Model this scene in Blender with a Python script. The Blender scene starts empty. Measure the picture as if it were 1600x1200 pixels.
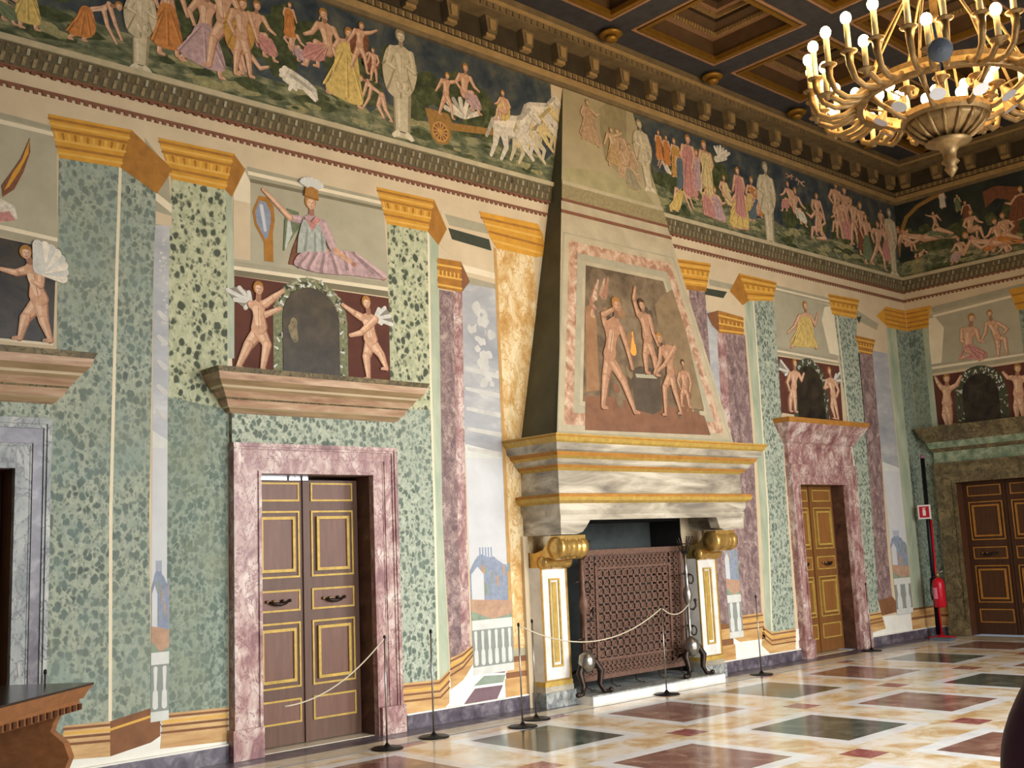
import bpy, bmesh, math, random
from mathutils import Vector, Matrix
random.seed(7)
C = bpy.data.collections.new('room'); bpy.context.scene.collection.children.link(C)
PI = math.pi
# ------------------------------------------------------------------ camera
FPX, YAW, PITCH, ROLL = 1683.88, 0.7412916, 0.1525429, -0.0440444
CAM = Vector((0, -8.903, 1.7))
cy, sy, cp, sp = math.cos(YAW), math.sin(YAW), math.cos(PITCH), math.sin(PITCH)
FW = Vector((sy*cp, cy*cp, sp)); R0 = Vector((cy, -sy, 0)); U0 = R0.cross(FW)
RT = R0*math.cos(ROLL) + U0*math.sin(ROLL); UP = -R0*math.sin(ROLL) + U0*math.cos(ROLL)
XB = 17.47
ZA, ZB, ZC, ZCAP, ZCAPB = 6.085, 7.437, 5.68, 5.505, 5.138
def ray(px, py): return FW*FPX + RT*(px-800) - UP*(py-600)
def on(px, py, ax, v):
    d = ray(px, py); return CAM + d*((v-CAM[ax])/d[ax])

class Plane:
    """a flat wall: u runs along it, v up it, n out into the room"""
    def __init__(s, O, U, V):
        s.O = Vector(O); s.U = Vector(U).normalized(); s.V = Vector(V).normalized(); s.N = s.U.cross(s.V)
    def w(s, u, v, n=0): return s.O + s.U*u + s.V*v + s.N*n
    def p(s, px, py):
        d = ray(px, py); t = (s.O-CAM).dot(s.N)/d.dot(s.N); q = CAM + d*t - s.O
        return (q.dot(s.U), q.dot(s.V))
    def ps(s, pts): return [s.p(*q) for q in pts]
LW = Plane((0,0,0), (1,0,0), (0,0,1))
BW = Plane((XB,0,0), (0,-1,0), (0,0,1))
assert abs(LW.N.y+1) < 1e-6 and abs(BW.N.x+1) < 1e-6
# the chimney hood leans out of the wall: front face plane
HT, HB, HD = 7.437, 2.95, 0.6
HP = Plane((0,0,HT), (1,0,0), (0, HD, HT-HB))

# ------------------------------------------------------------------ materials
def new_mat(name):
    m = bpy.data.materials.new(name); m.use_nodes = True
    nt = m.node_tree; nt.nodes.clear()
    out = nt.nodes.new('ShaderNodeOutputMaterial'); b = nt.nodes.new('ShaderNodeBsdfPrincipled')
    nt.links.new(b.outputs[0], out.inputs[0]); return m, nt, b
def N(nt, t, **k):
    n = nt.nodes.new(t)
    for a, v in k.items():
        if a.startswith('i_'):
            n.inputs[a[2:].replace('_',' ')].default_value = v
        else: setattr(n, a, v)
    return n
def c4(c): return (c[0], c[1], c[2], 1)
def srgb(r, g, b):
    f = lambda x: ((x/255+.055)/1.055)**2.4 if x > 10 else x/255/12.92
    return (f(r), f(g), f(b))
def pos(nt, sc=(1,1,1)):
    g = N(nt, 'ShaderNodeNewGeometry'); m = N(nt, 'ShaderNodeMapping')
    m.inputs['Scale'].default_value = sc; nt.links.new(g.outputs['Position'], m.inputs[0]); return m.outputs[0]
def noise(nt, vec, scale, detail=4, dist=0):
    n = N(nt, 'ShaderNodeTexNoise'); n.inputs['Scale'].default_value = scale; n.inputs['Detail'].default_value = detail
    n.inputs['Distortion'].default_value = dist*.3; n.inputs['Roughness'].default_value = .62; nt.links.new(vec, n.inputs['Vector']); return n.outputs['Fac']
def ramp(nt, fac, stops, interp='LINEAR'):
    r = N(nt, 'ShaderNodeValToRGB'); r.color_ramp.interpolation = interp
    el = r.color_ramp.elements
    while len(el) < len(stops): el.new(.5)
    for e, (p_, c) in zip(el, stops): e.position = p_; e.color = c4(c)
    nt.links.new(fac, r.inputs[0]); return r.outputs[0]
def mix(nt, fac, a, b, mode='MIX'):
    m = N(nt, 'ShaderNodeMix', data_type='RGBA', blend_type=mode)
    for s, v in ((m.inputs['Factor'], fac), (m.inputs[6], a), (m.inputs[7], b)):
        if isinstance(v, (int, float)): s.default_value = v
        elif isinstance(v, tuple): s.default_value = c4(v)
        else: nt.links.new(v, s)
    return m.outputs[2]
def mul(c, k): return tuple(min(1, x*k) for x in c)
MATS = {}
def paint(name, col, var=.25, scale=5, rough=.75, metal=0, sc=(1,1,1), bump=0, spec=.3):
    """plain paint, plaster, wood or metal with a mottled tone"""
    if name in MATS: return MATS[name]
    m, nt, b = new_mat(name); v = pos(nt, sc)
    f = noise(nt, v, scale, 5); c = ramp(nt, f, [(.3, mul(col, 1-var)), (.7, mul(col, 1+var))])
    nt.links.new(c, b.inputs['Base Color']); b.inputs['Roughness'].default_value = rough; b.inputs['Metallic'].default_value = metal
    b.inputs['Specular IOR Level'].default_value = spec
    if bump:
        bp = N(nt, 'ShaderNodeBump'); bp.inputs['Strength'].default_value = bump; bp.inputs['Distance'].default_value = .01
        nt.links.new(noise(nt, v, scale*4, 3), bp.inputs['Height']); nt.links.new(bp.outputs[0], b.inputs['Normal'])
    MATS[name] = m; return m
def marble(name, stops, scale=2, dist=2.5, sc=(1,1,1), rough=.4, vein=None, detail=6, spec=.4):
    m, nt, b = new_mat(name); v = pos(nt, sc)
    f = noise(nt, v, scale, detail, dist); c = ramp(nt, f, stops)
    if vein:
        f2 = noise(nt, v, scale*1.7, 5, dist*1.4)
        mk = ramp(nt, f2, [(.46, (0,0,0)), (.495, (1,1,1)), (.53, (0,0,0))]); c = mix(nt, mk, c, vein)
    nt.links.new(c, b.inputs['Base Color']); b.inputs['Roughness'].default_value = rough
    b.inputs['Specular IOR Level'].default_value = spec
    MATS[name] = m; return m
def breccia(name, light1, light2, dark, scale=17, thr=.47, sc=(1,1,.8), rough=.7, tone=None, tone2=None):
    """painted serpentine: crowded soft dark pebbles in a light veined ground"""
    m, nt, b = new_mat(name); v = pos(nt, sc)
    nz = N(nt, 'ShaderNodeTexNoise'); nz.inputs['Scale'].default_value = scale*.8; nz.inputs['Detail'].default_value = 3
    nt.links.new(v, nz.inputs['Vector'])
    ad = N(nt, 'ShaderNodeVectorMath', operation='MULTIPLY_ADD'); nt.links.new(nz.outputs['Color'], ad.inputs[0])
    ad.inputs[1].default_value = (.07,)*3; nt.links.new(v, ad.inputs[2])
    c = ramp(nt, noise(nt, v, scale*1.1, 6, 1.5), [(.36, light2), (.62, light1)])
    for k, (s_, t_, am) in enumerate(((scale, thr, 1.0), (scale*1.9, thr*.8, .7))):
        vo = N(nt, 'ShaderNodeTexVoronoi', feature='F1'); vo.inputs['Scale'].default_value = s_; nt.links.new(ad.outputs[0], vo.inputs['Vector'])
        sub = N(nt, 'ShaderNodeMath', operation='MULTIPLY_ADD'); sep = N(nt, 'ShaderNodeSeparateColor')
        nt.links.new(vo.outputs['Color'], sep.inputs[0]); nt.links.new(sep.outputs[0], sub.inputs[0])
        sub.inputs[1].default_value = .3; nt.links.new(vo.outputs['Distance'], sub.inputs[2])
        mk = ramp(nt, sub.outputs[0], [(t_-.04, (am,)*3), (t_+.12, (0,0,0))])
        dk = mix(nt, sep.outputs[1], dark, mul(dark, 1.75)); c = mix(nt, mk, c, dk)
    if tone: c = mix(nt, ramp(nt, noise(nt, v, .8, 3), [(.38, (0,0,0)), (.62, (.5,.5,.5))]), c, tone)
    if tone2: c = mix(nt, ramp(nt, noise(nt, v, 2.6, 4), [(.45, (0,0,0)), (.65, (.45,.45,.45))]), c, tone2)
    nt.links.new(c, b.inputs['Base Color']); b.inputs['Roughness'].default_value = rough
    b.inputs['Specular IOR Level'].default_value = .3
    MATS[name] = m; return m
S = srgb
G1 = breccia('green_breccia', S(176,180,158), S(140,150,132), S(80,90,82), 17, .53, tone=S(136,144,124), tone2=S(128,148,140))
G2 = breccia('green_breccia_clear', S(196,196,160), S(162,166,132), S(66,72,58), 14, .46)
G3 = breccia('green_breccia_fine', S(160,170,152), S(126,138,124), S(70,84,78), 20, .55, tone=S(126,138,120), tone2=S(144,148,120))
G4 = breccia('green_breccia_pale', S(184,190,168), S(152,160,142), S(82,92,82), 19, .5, tone2=S(142,154,138))
GL = marble('pale_green_marble', [(.3, S(142,156,132)), (.7, S(190,194,166))], 5, 1, (1,1,.3))
GD = marble('dark_green_marble', [(.3, S(84,104,86)), (.5, S(128,144,116)), (.7, S(176,182,150))], 7, 2.2)
RM = marble('red_breccia', [(.3, S(112,76,76)), (.42, S(152,112,108)), (.53, S(184,154,144)), (.66, S(216,200,188))], 6, 2.2, (1,1,.6), vein=S(126,82,84), rough=.35, detail=9)
RM2 = marble('violet_breccia', [(.32, S(96,78,78)), (.5, S(142,118,112)), (.68, S(184,162,150))], 9, 2.6, (1,1,.7), vein=S(98,72,78), rough=.6)
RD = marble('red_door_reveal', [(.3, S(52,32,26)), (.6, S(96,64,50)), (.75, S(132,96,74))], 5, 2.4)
GM = marble('grey_marble', [(.3, S(104,110,108)), (.5, S(146,150,144)), (.7, S(192,190,180))], 4.5, 2.5, (1,1,.6), vein=S(86,84,92))
BM = marble('brown_marble', [(.3, S(76,66,46)), (.5, S(112,98,68)), (.7, S(146,130,92))], 4, 2.5, vein=S(60,54,38))
YM = marble('yellow_column_marble', [(.3, S(178,128,62)), (.45, S(208,172,112)), (.6, S(226,204,158)), (.75, S(236,222,188))], 4.5, 3, (1,1,.6), vein=S(188,138,70), rough=.6)
OC = paint('ochre', S(204,148,52), .14, 7); OD = paint('dark_ochre', S(164,112,46), .22, 9); OL = paint('light_ochre', S(216,168,80), .1, 8)
BO = marble('ochre_base', [(.3, S(170,122,70)), (.55, S(204,164,106)), (.75, S(222,190,140))], 3, 1.2, (.5,.5,3)); BD = paint('dark_base', S(128,86,56), .2, 5)
CR = paint('cream_stone', S(206,186,152), .09, 2.5); CL = paint('light_cream', S(226,212,180), .07, 4); CG = paint('grey_cream', S(164,156,130), .1, 5)
CS = paint('stone_shade_tone', S(120,112,88), .12, 5); EG = paint('egg_band_dark', S(96,86,62), .35, 30); EG2 = paint('egg_band_light', S(140,124,90), .3, 20)
RB = paint('red_brown_line', S(126,82,60), .15, 9); DK = paint('near_black', S(30,28,24), .3, 6); DKG = paint('dark_green_bar', S(62,66,52), .2, 8)
LG = paint('lunette_grey', S(172,164,138), .09, 3); NB = paint('niche_brown', S(92,52,40), .25, 3); ND = paint('niche_dark', S(46,40,34), .35, 4)
NV = marble('niche_dark_panel', [(.35, S(24,22,20)), (.7, S(66,56,42))], 5, 1.5)
GAR = paint('leaf_garland', S(122,124,92), .45, 26); GAD = paint('dark_leaf_garland', S(70,72,52), .45, 26)
FB = marble('fresco_night_sky', [(.34, S(44,54,64)), (.5, S(68,76,78)), (.66, S(98,98,84))], 4, .8)
FG = marble('fresco_meadow', [(.34, S(66,76,56)), (.5, S(104,108,80)), (.62, S(146,142,106))], 9, 1.2, (.6,1,1.5))
FT = marble('fresco_foliage', [(.3, S(40,48,36)), (.5, S(70,78,50)), (.7, S(104,106,68))], 9, 1.6); FY = paint('fresco_sunlit_grass', S(146,140,98), .35, 18)
FBD = marble('fresco_deep_sky', [(.3, S(30,38,40)), (.6, S(54,60,52)), (.8, S(74,76,56))], 2.4, .8)
SK = marble('painted_sky', [(.3, S(146,148,152)), (.5, S(168,168,168)), (.65, S(196,194,188))], 1.2, .8, (1,1,2.4)); CLD = paint('painted_cloud', S(196,193,184), .12, 6)
WDK = paint('dark_walnut', S(70,44,28), .2, 3, .42, 0, (9,9,1)); WDK2 = paint('dark_walnut_panel', S(78,50,30), .2, 3, .42, 0, (9,9,1)); SKB = paint('painted_blue_sky', S(140,150,168), .1, 2); SKW = paint('painted_pale_horizon', S(198,198,196), .06, 4)
TWN = paint('painted_far_town', S(136,144,158), .2, 14); TWR = paint('painted_brick_roofs', S(176,142,116), .2, 12); TWG = paint('painted_trees', S(132,146,124), .2, 12)
BALM = paint('painted_balustrade', S(206,206,196), .08, 8); BALS = paint('painted_balustrade_tone', S(138,142,134), .1, 8)
FLW = paint('painted_white_floor', S(232,228,214), .06, 6); FLV = paint('painted_violet_tile', S(120,96,100), .15, 8); FLG = paint('painted_green_tile', S(140,152,134), .15, 8)
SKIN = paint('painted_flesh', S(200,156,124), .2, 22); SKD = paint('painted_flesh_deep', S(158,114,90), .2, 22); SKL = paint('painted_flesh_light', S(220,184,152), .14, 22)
HAIR = paint('painted_hair', S(164,116,58), .25, 30); HAD = paint('painted_dark_hair', S(82,58,40), .25, 30)
WING = paint('painted_wing', S(206,202,190), .16, 24); WND = paint('painted_wing_tone', S(140,132,118), .18, 24)
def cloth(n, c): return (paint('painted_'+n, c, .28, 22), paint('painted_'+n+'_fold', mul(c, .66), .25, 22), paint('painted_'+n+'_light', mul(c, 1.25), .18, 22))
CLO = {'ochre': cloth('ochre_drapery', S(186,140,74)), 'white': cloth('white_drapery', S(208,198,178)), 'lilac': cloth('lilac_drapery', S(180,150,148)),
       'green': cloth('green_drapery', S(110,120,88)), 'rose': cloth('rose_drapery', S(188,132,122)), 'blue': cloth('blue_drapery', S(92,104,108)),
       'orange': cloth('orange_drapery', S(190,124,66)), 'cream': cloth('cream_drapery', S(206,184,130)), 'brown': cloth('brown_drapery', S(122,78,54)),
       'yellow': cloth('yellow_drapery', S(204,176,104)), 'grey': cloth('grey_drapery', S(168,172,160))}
STAT = (paint('painted_statue', S(196,182,150), .2, 16), paint('painted_statue_deep', S(152,138,108), .2, 16), paint('painted_statue_light', S(214,202,172), .14, 16))
WHT = marble('carrara', [(.3, S(196,192,184)), (.55, S(226,222,212)), (.8, S(238,236,228))], 3, 2.5, rough=.3)
MTM = marble('mantel_marble', [(.34, S(118,110,98)), (.5, S(166,156,136)), (.64, S(202,192,172))], 2.6, 2, (.45,1,2.2), rough=.4)
GLT = paint('gilt_band', S(182,150,74), .22, 14, .45, .15); GOLD = paint('bright_gold', S(206,168,96), .2, 14, .3, .75)
HSD = paint('hood_side_shaded', S(92,88,66), .2, 3); HFR = paint('hood_stone', S(180,166,136), .14, 4)  # hood side: its own dark paint, colour lowered further to imitate shade
HPK = marble('hood_pink_border', [(.36, S(150,108,84)), (.5, S(186,148,120)), (.62, S(206,182,154))], 9, 2)
HBG = marble('forge_scene_ground', [(.35, S(88,74,58)), (.5, S(116,98,76)), (.65, S(138,120,94))], 4, 1.2); HEA = paint('forge_scene_earth', S(126,88,64), .2, 5)
FLM = paint('painted_flame', S(232,160,72), .15, 12); HDK = paint('forge_scene_rock', S(84,72,58), .25, 6)
IRON = paint('wrought_iron', S(58,48,42), .25, 20, .45, .8); IRONB = paint('brown_iron', S(112,84,70), .25, 24, .6, .4); STEEL = paint('worn_steel', S(150,146,138), .15, 20, .3, .9)
SOOT = paint('soot', S(26,24,22), .4, 5, .95); FBK = paint('firebox_plaster', S(60,64,62), .3, 3, .95)
WD = paint('walnut', S(98,72,58), .18, 3, .42, 0, (9,9,1)); WDP = paint('walnut_panel', S(114,82,68), .16, 3, .4, 0, (9,9,1)); WDD = paint('walnut_dark', S(82,50,32), .2, 3, .42, 0, (9,9,1))
WB = paint('honey_wood', S(122,80,42), .2, 3, .4, 0, (9,9,1)); WBP = paint('honey_wood_panel', S(134,88,44), .16, 3, .4, 0, (9,9,1))
TBW = paint('table_wood', S(148,98,60), .2, 3, .35, 0, (4,4,8)); TBT = paint('table_top_wood', S(58,46,38), .2, 3, .22)
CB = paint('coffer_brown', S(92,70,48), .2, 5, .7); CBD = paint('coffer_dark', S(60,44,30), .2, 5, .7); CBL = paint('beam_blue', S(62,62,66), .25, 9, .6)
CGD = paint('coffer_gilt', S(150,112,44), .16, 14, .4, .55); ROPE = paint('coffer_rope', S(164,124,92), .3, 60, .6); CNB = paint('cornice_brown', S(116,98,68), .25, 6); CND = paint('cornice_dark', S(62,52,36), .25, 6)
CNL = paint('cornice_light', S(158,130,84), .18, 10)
PL = marble('violet_plinth', [(.3, S(58,50,60)), (.5, S(92,84,92)), (.7, S(140,132,136))], 7, 2, rough=.3)
fl = dict(rough=.16, spec=.6)
TG = marble('floor_green', [(.3, S(44,56,52)), (.5, S(70,82,74)), (.7, S(108,116,102))], 4, 2.4, **fl); TR_ = marble('floor_red', [(.3, S(104,64,58)), (.5, S(136,98,84)), (.72, S(176,146,124))], 4, 2.4, **fl)
TW = marble('floor_white', [(.3, S(216,216,214)), (.6, S(242,242,238))], 4, 2, **fl); TY = marble('floor_yellow', [(.38, S(204,166,112)), (.48, S(226,204,166)), (.58, S(238,230,214))], 2.6, 1.8, **fl)
TS = marble('floor_small_red', [(.35, S(132,64,64)), (.6, S(170,106,98)), (.72, S(206,176,160))], 8, 2.4, **fl); TC = marble('floor_cream', [(.3, S(206,188,150)), (.6, S(228,216,190))], 3, 1.8, **fl)
BRS = paint('aged_brass', S(150,122,80), .3, 16, .42, .6); CND_ = paint('candle_ivory', S(236,214,160), .05, 10, .5); BLK = paint('black_metal', S(22,22,24), .2, 20, .4, .3)
RED = paint('extinguisher_red', S(186,22,38), .08, 10, .3); SGW = paint('sign_white', S(232,222,220), .03, 5, .5); COV = paint('rope_cord', S(196,184,158), .1, 40, .7); PLT = paint('grey_plastic', S(92,100,110), .1, 10, .5)
JKT = paint('burgundy_jacket', S(92,52,64), .2, 8, .55); TRS = paint('dark_trousers', S(38,38,44), .2, 8, .8); FLE = paint('person_skin', S(204,158,130), .05, 8, .5); PHR = paint('brown_hair', S(66,46,32), .2, 30, .6); SHO = paint('black_shoe', S(24,22,22), .1, 8, .35)
m, nt, b = new_mat('bulb_lit'); b.inputs['Base Color'].default_value = (1,.9,.7,1); b.inputs['Emission Color'].default_value = (1,.74,.36,1); b.inputs['Emission Strength'].default_value = 40; BULB = m
m, nt, b = new_mat('daylight_gap'); b.inputs['Base Color'].default_value = (1,1,1,1); b.inputs['Emission Color'].default_value = (.9,.95,1,1); b.inputs['Emission Strength'].default_value = 5; DAY = m
m, nt, b = new_mat('reflector_glass'); b.inputs['Base Color'].default_value = (.75,.8,.9,1); b.inputs['Roughness'].default_value = .15; b.inputs['Metallic'].default_value = .6; REFL = m

# ------------------------------------------------------------------ mesh helpers
class MB:
    """collects faces with materials and links them as ONE mesh object"""
    def __init__(s): s.bm = bmesh.new(); s.mats = []; s.k = 0
    def mi(s, m):
        if m not in s.mats: s.mats.append(m)
        return s.mats.index(m)
    def face(s, pts, m, smooth=False):
        vs = [s.bm.verts.new(p) for p in pts]
        try:
            f = s.bm.faces.new(vs); f.material_index = s.mi(m); f.smooth = smooth; return f
        except ValueError: pass
    def prism(s, P, uv, n0, n1, m):
        """a plate with outline uv standing n0..n1 off plane P"""
        a = sum(uv[i][0]*uv[(i+1) % len(uv)][1]-uv[(i+1) % len(uv)][0]*uv[i][1] for i in range(len(uv)))
        if a < 0: uv = uv[::-1]
        k = len(uv); A = [s.bm.verts.new(P.w(u, v, n1)) for u, v in uv]; B = [s.bm.verts.new(P.w(u, v, n0)) for u, v in uv]
        i_ = s.mi(m); f = s.bm.faces.new(A); f.material_index = i_
        for i in range(k):
            j = (i+1) % k; f = s.bm.faces.new((A[j], A[i], B[i], B[j])); f.material_index = i_
        f = s.bm.faces.new(B[::-1]); f.material_index = i_
    def box(s, P, u0, u1, v0, v1, n0, n1, m): s.prism(P, [(u0,v0),(u1,v0),(u1,v1),(u0,v1)], n0, n1, m)
    def frame(s, P, u0, u1, v0, v1, w, n0, n1, m, bottom=True):
        s.box(P, u0, u0+w, v0, v1, n0, n1, m); s.box(P, u1-w, u1, v0, v1, n0, n1, m)
        s.box(P, u0+w, u1-w, v1-w, v1, n0, n1, m)
        if bottom: s.box(P, u0+w, u1-w, v0, v0+w, n0, n1, m)
    def mould(s, P, u0, u1, base, prof, m=None):
        """moulding with returns: prof = [(offset, v, material of the band up to the next)]"""
        rings = []
        for o, v, *_ in prof:
            rings.append([s.bm.verts.new(P.w(*q)) for q in ((u0-o, v, -.0), (u0-o, v, base+o), (u1+o, v, base+o), (u1+o, v, -.0))])
        for i in range(len(rings)-1):
            mm = prof[i][2] if len(prof[i]) > 2 else m
            for j in range(4):
                a, b_, c, d = rings[i][j], rings[i][(j+1) % 4], rings[i+1][(j+1) % 4], rings[i+1][j]
                try: f = s.bm.faces.new((a, b_, c, d)); f.material_index = s.mi(mm)
                except ValueError: pass
        mm0 = prof[0][2] if len(prof[0]) > 2 else m
        f = s.bm.faces.new(rings[0][::-1]); f.material_index = s.mi(mm0)
        f = s.bm.faces.new(rings[-1]); f.material_index = s.mi(mm0)
    def lathe(s, c, prof, m, seg=20, axis='Z', mats=None):
        rings = []
        for r, h in prof:
            ring = []
            for i in range(seg):
                a = 2*PI*i/seg; x, y = r*math.cos(a), r*math.sin(a)
                q = {'Z': (x, y, h), 'X': (h, x, y), 'Y': (x, h, y)}[axis]
                ring.append(s.bm.verts.new(Vector(c)+Vector(q)))
            rings.append(ring)
        for k in range(len(rings)-1):
            for i in range(seg):
                j = (i+1) % seg; f = s.bm.faces.new((rings[k][i], rings[k][j], rings[k+1][j], rings[k+1][i]))
                f.smooth = True; f.material_index = s.mi(mats[k] if mats else m)
        for rg, rev in ((rings[0], True), (rings[-1], False)):
            f = s.bm.faces.new(rg[::-1] if rev else rg); f.material_index = s.mi(m)
    def tube(s, pts, rad, m, seg=8):
        pts = [Vector(p) for p in pts]; n = len(pts)
        rad = rad if isinstance(rad, (list, tuple)) else [rad]*n
        rings = []; up = None
        for i, p in enumerate(pts):
            t = (pts[min(i+1, n-1)]-pts[max(i-1, 0)]).normalized()
            if up is None: up = t.orthogonal().normalized()
            up = (up - t*up.dot(t)).normalized(); bn = t.cross(up)
            rings.append([s.bm.verts.new(p+(up*math.cos(2*PI*j/seg)+bn*math.sin(2*PI*j/seg))*rad[i]) for j in range(seg)])
        for i in range(n-1):
            for j in range(seg):
                k = (j+1) % seg; f = s.bm.faces.new((rings[i][j], rings[i][k], rings[i+1][k], rings[i+1][j])); f.smooth = True; f.material_index = s.mi(m)
        for rg in (rings[0][::-1], rings[-1]): f = s.bm.faces.new(rg); f.material_index = s.mi(m)
    def sphere(s, c, r, m, seg=14, sc=(1,1,1)):
        prof = [(max(r*math.sin(PI*i/(seg//2+1)), 1e-4), 0) for i in range(seg//2+2)]
        rings = []
        for i in range(seg//2+2):
            a = PI*i/(seg//2+1); rr = max(r*math.sin(a), r*.01); z = -r*math.cos(a)
            rings.append([s.bm.verts.new(Vector(c)+Vector((rr*math.cos(2*PI*j/seg)*sc[0], rr*math.sin(2*PI*j/seg)*sc[1], z*sc[2]))) for j in range(seg)])
        for i in range(len(rings)-1):
            for j in range(seg):
                k = (j+1) % seg; f = s.bm.faces.new((rings[i][j], rings[i][k], rings[i+1][k], rings[i+1][j])); f.smooth = True; f.material_index = s.mi(m)
    # painted strokes: thin flat plates, each a hair further out than the last
    def lay(s, P, uv, m):
        s.prism(P, uv, 0.0002, s.k*.3, m); s.k += .0001
    def cap(s, P, a, ra, b_, rb, m, seg=6):
        (ax, ay), (bx, by) = a, b_; L = math.hypot(bx-ax, by-ay)
        if L < 1e-6: return s.disc(P, a, ra, ra, m)
        th = math.atan2(by-ay, bx-ax); uv = []
        for i in range(seg+1):
            t = th+PI/2+PI*i/seg; uv.append((ax+ra*math.cos(t), ay+ra*math.sin(t)))
        for i in range(seg+1):
            t = th-PI/2+PI*i/seg; uv.append((bx+rb*math.cos(t), by+rb*math.sin(t)))
        s.lay(P, uv, m)
    def disc(s, P, c, ra, rb, m, n=12): s.lay(P, [(c[0]+ra*math.cos(2*PI*i/n), c[1]+rb*math.sin(2*PI*i/n)) for i in range(n)], m)
    def build(s, name, parent=None, fix=True):
        me = bpy.data.meshes.new(name)
        if fix: bmesh.ops.recalc_face_normals(s.bm, faces=s.bm.faces)
        s.bm.to_mesh(me); s.bm.free()
        for m_ in s.mats: me.materials.append(m_)
        o = bpy.data.objects.new(name, me); C.objects.link(o)
        if parent is not None: child(o, parent)
        return o
def child(o, parent):
    o.parent = parent
    M = Matrix.Identity(4); q = parent
    while q is not None: M = Matrix.Translation(q.location) @ M if q.type == 'EMPTY' else M; q = q.parent
    o.matrix_parent_inverse = M.inverted() if parent.type == 'EMPTY' else Matrix.Identity(4)
def tag(o, label, cat, group=None, kind=None):
    o['label'] = label; o['category'] = cat
    if group: o['group'] = group
    if kind: o['kind'] = kind
    return o
def thing(name, label, cat, loc, group=None):
    o = bpy.data.objects.new(name, None); C.objects.link(o); o.location = loc; o.empty_display_size = .1
    return tag(o, label, cat, group)
def structure(o): o['kind'] = 'structure'; return o
def copy_tree(o, parent=None):
    c = o.copy(); C.objects.link(c)
    if parent is not None:
        inv = o.matrix_parent_inverse.copy(); c.parent = parent; c.matrix_parent_inverse = inv
    for ch in list(o.children): copy_tree(ch, c)
    return c
def lerp(a, b, t): return (a[0]+(b[0]-a[0])*t, a[1]+(b[1]-a[1])*t)

# ------------------------------------------------------------------ floor
def tile_mat(ix, iy, dx, dy):
    if dx < .5 and dy < .5: return TG if (ix+iy) % 2 == 0 else TR_
    if dx < .65 and dy < .65: return TW
    if dx > .77 and dy > .74: return TS
    if dx > .65 and dy > .65: return TY
    if dx > .65 or dy > .65:
        return TY
    return TW
mb = MB(); PX_, PY_ = 1.835, 1.76
xs = []; ys = []
for i in range(-7, 9):
    c = 10.66+PX_*i
    xs += [(c-PX_/2, c-.77), (c-.77, c-.65), (c-.65, c-.5), (c-.5, c+.5), (c+.5, c+.65), (c+.65, c+.77), (c+.77, c+PX_/2)]
for j in range(0, 7):
    c = -1.53-PY_*j
    ys += [(c+.74, c+PY_/2), (c+.65, c+.74), (c+.5, c+.65), (c-.5, c+.5), (c-.65, c-.5), (c-.74, c-.65), (c-PY_/2, c-.74)]
FX0, FX1, FY0 = -2.2, XB+.02, -10.6
for a, b_ in xs:
    a, b2 = max(a, FX0), min(b_, FX1-.55)
    if b2-a < 1e-4: continue
    cx = (a+b2)/2; i = round((cx-10.66)/PX_); dx = abs((max(a, -99)+b_)/2-10.66-PX_*i) if True else 0
    dx = abs(((a+b2)/2)-10.66-PX_*i)
    for c, d in ys:
        y0, y1 = min(c, d), max(c, d)
        if y1 > -.62: y1 = -.62
        if y1-y0 < 1e-4: continue
        cyy = (y0+y1)/2; j = round((-1.53-cyy)/PY_); dy = abs(cyy+1.53+PY_*j)
        mb.face([(a,y0,0),(b2,y0,0),(b2,y1,0),(a,y1,0)], tile_mat(i, j, dx, dy))
for (a, b_, m_) in ((-.62,-.34,TC),(-.34,.02,PL)): mb.face([(FX0,a,0),(FX1,a,0),(FX1,b_,0),(FX0,b_,0)], m_)
mb.face([(FX1-.55,-11,0),(FX1,-11,0),(FX1,-.62,0),(FX1-.55,-.62,0)], TC)
bm_ = mb.bm
fr = bmesh.ops.remove_doubles(bm_, verts=bm_.verts, dist=1e-4)
floor = structure(mb.build('floor', fix=False))
mb2 = MB(); mb2.box(LW, 4.9, 6.35, -.02, .004, -.7, 0, TC); mb2.box(LW, 12.9, 14.8, -.02, .004, -.7, 0, TC)
structure(mb2.build('trim_1'))

# ------------------------------------------------------------------ walls with openings
D1 = dict(u0=4.98, u1=6.28, v1=2.49); D1['u0'] = LW.p(403,760)[0]; D1['u1'] = LW.p(577,760)[0]
D0 = dict(u1=LW.p(18,780)[0], v1=2.50); D0['u0'] = D0['u1']-1.3
D2 = dict(u0=LW.p(1246,780)[0], u1=LW.p(1319,780)[0], v1=2.46)
D3 = dict(u0=BW.p(1496,780)[0], v1=2.48); D3['u1'] = D3['u0']+1.42
FB0, FB1, FBT = 8.64, 10.97, 2.02      # the firebox opening
WH = 8.6; WT = .5
mb = MB()
us = [FX0, D0['u0'], D0['u1'], D1['u0'], D1['u1'], FB0, FB1, D2['u0'], D2['u1'], XB+WT]
tops = [None, 2.5, None, 2.49, None, FBT, None, 2.46, None]
for i in range(len(us)-1):
    mb.box(LW, us[i], us[i+1], tops[i] or 0, WH, -WT, 0, CR)
for d in (D0, D1, D2): mb.box(LW, d['u0']-.3, d['u1']+.3, 0, 2.9, -WT-.1, -WT, WDD)
structure(mb.build('wall_left'))
mb = MB()
mb.box(BW, -.0, D3['u0'], 0, WH, -WT, 0, CR); mb.box(BW, D3['u1'], 11, 0, WH, -WT, 0, CR); mb.box(BW, D3['u0'], D3['u1'], 2.48, WH, -WT, 0, CR)
mb.box(BW, D3['u0']-.3, D3['u1']+.3, 0, 2.9, -WT-.1, -WT, WDD)
structure(mb.build('wall_back'))
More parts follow.
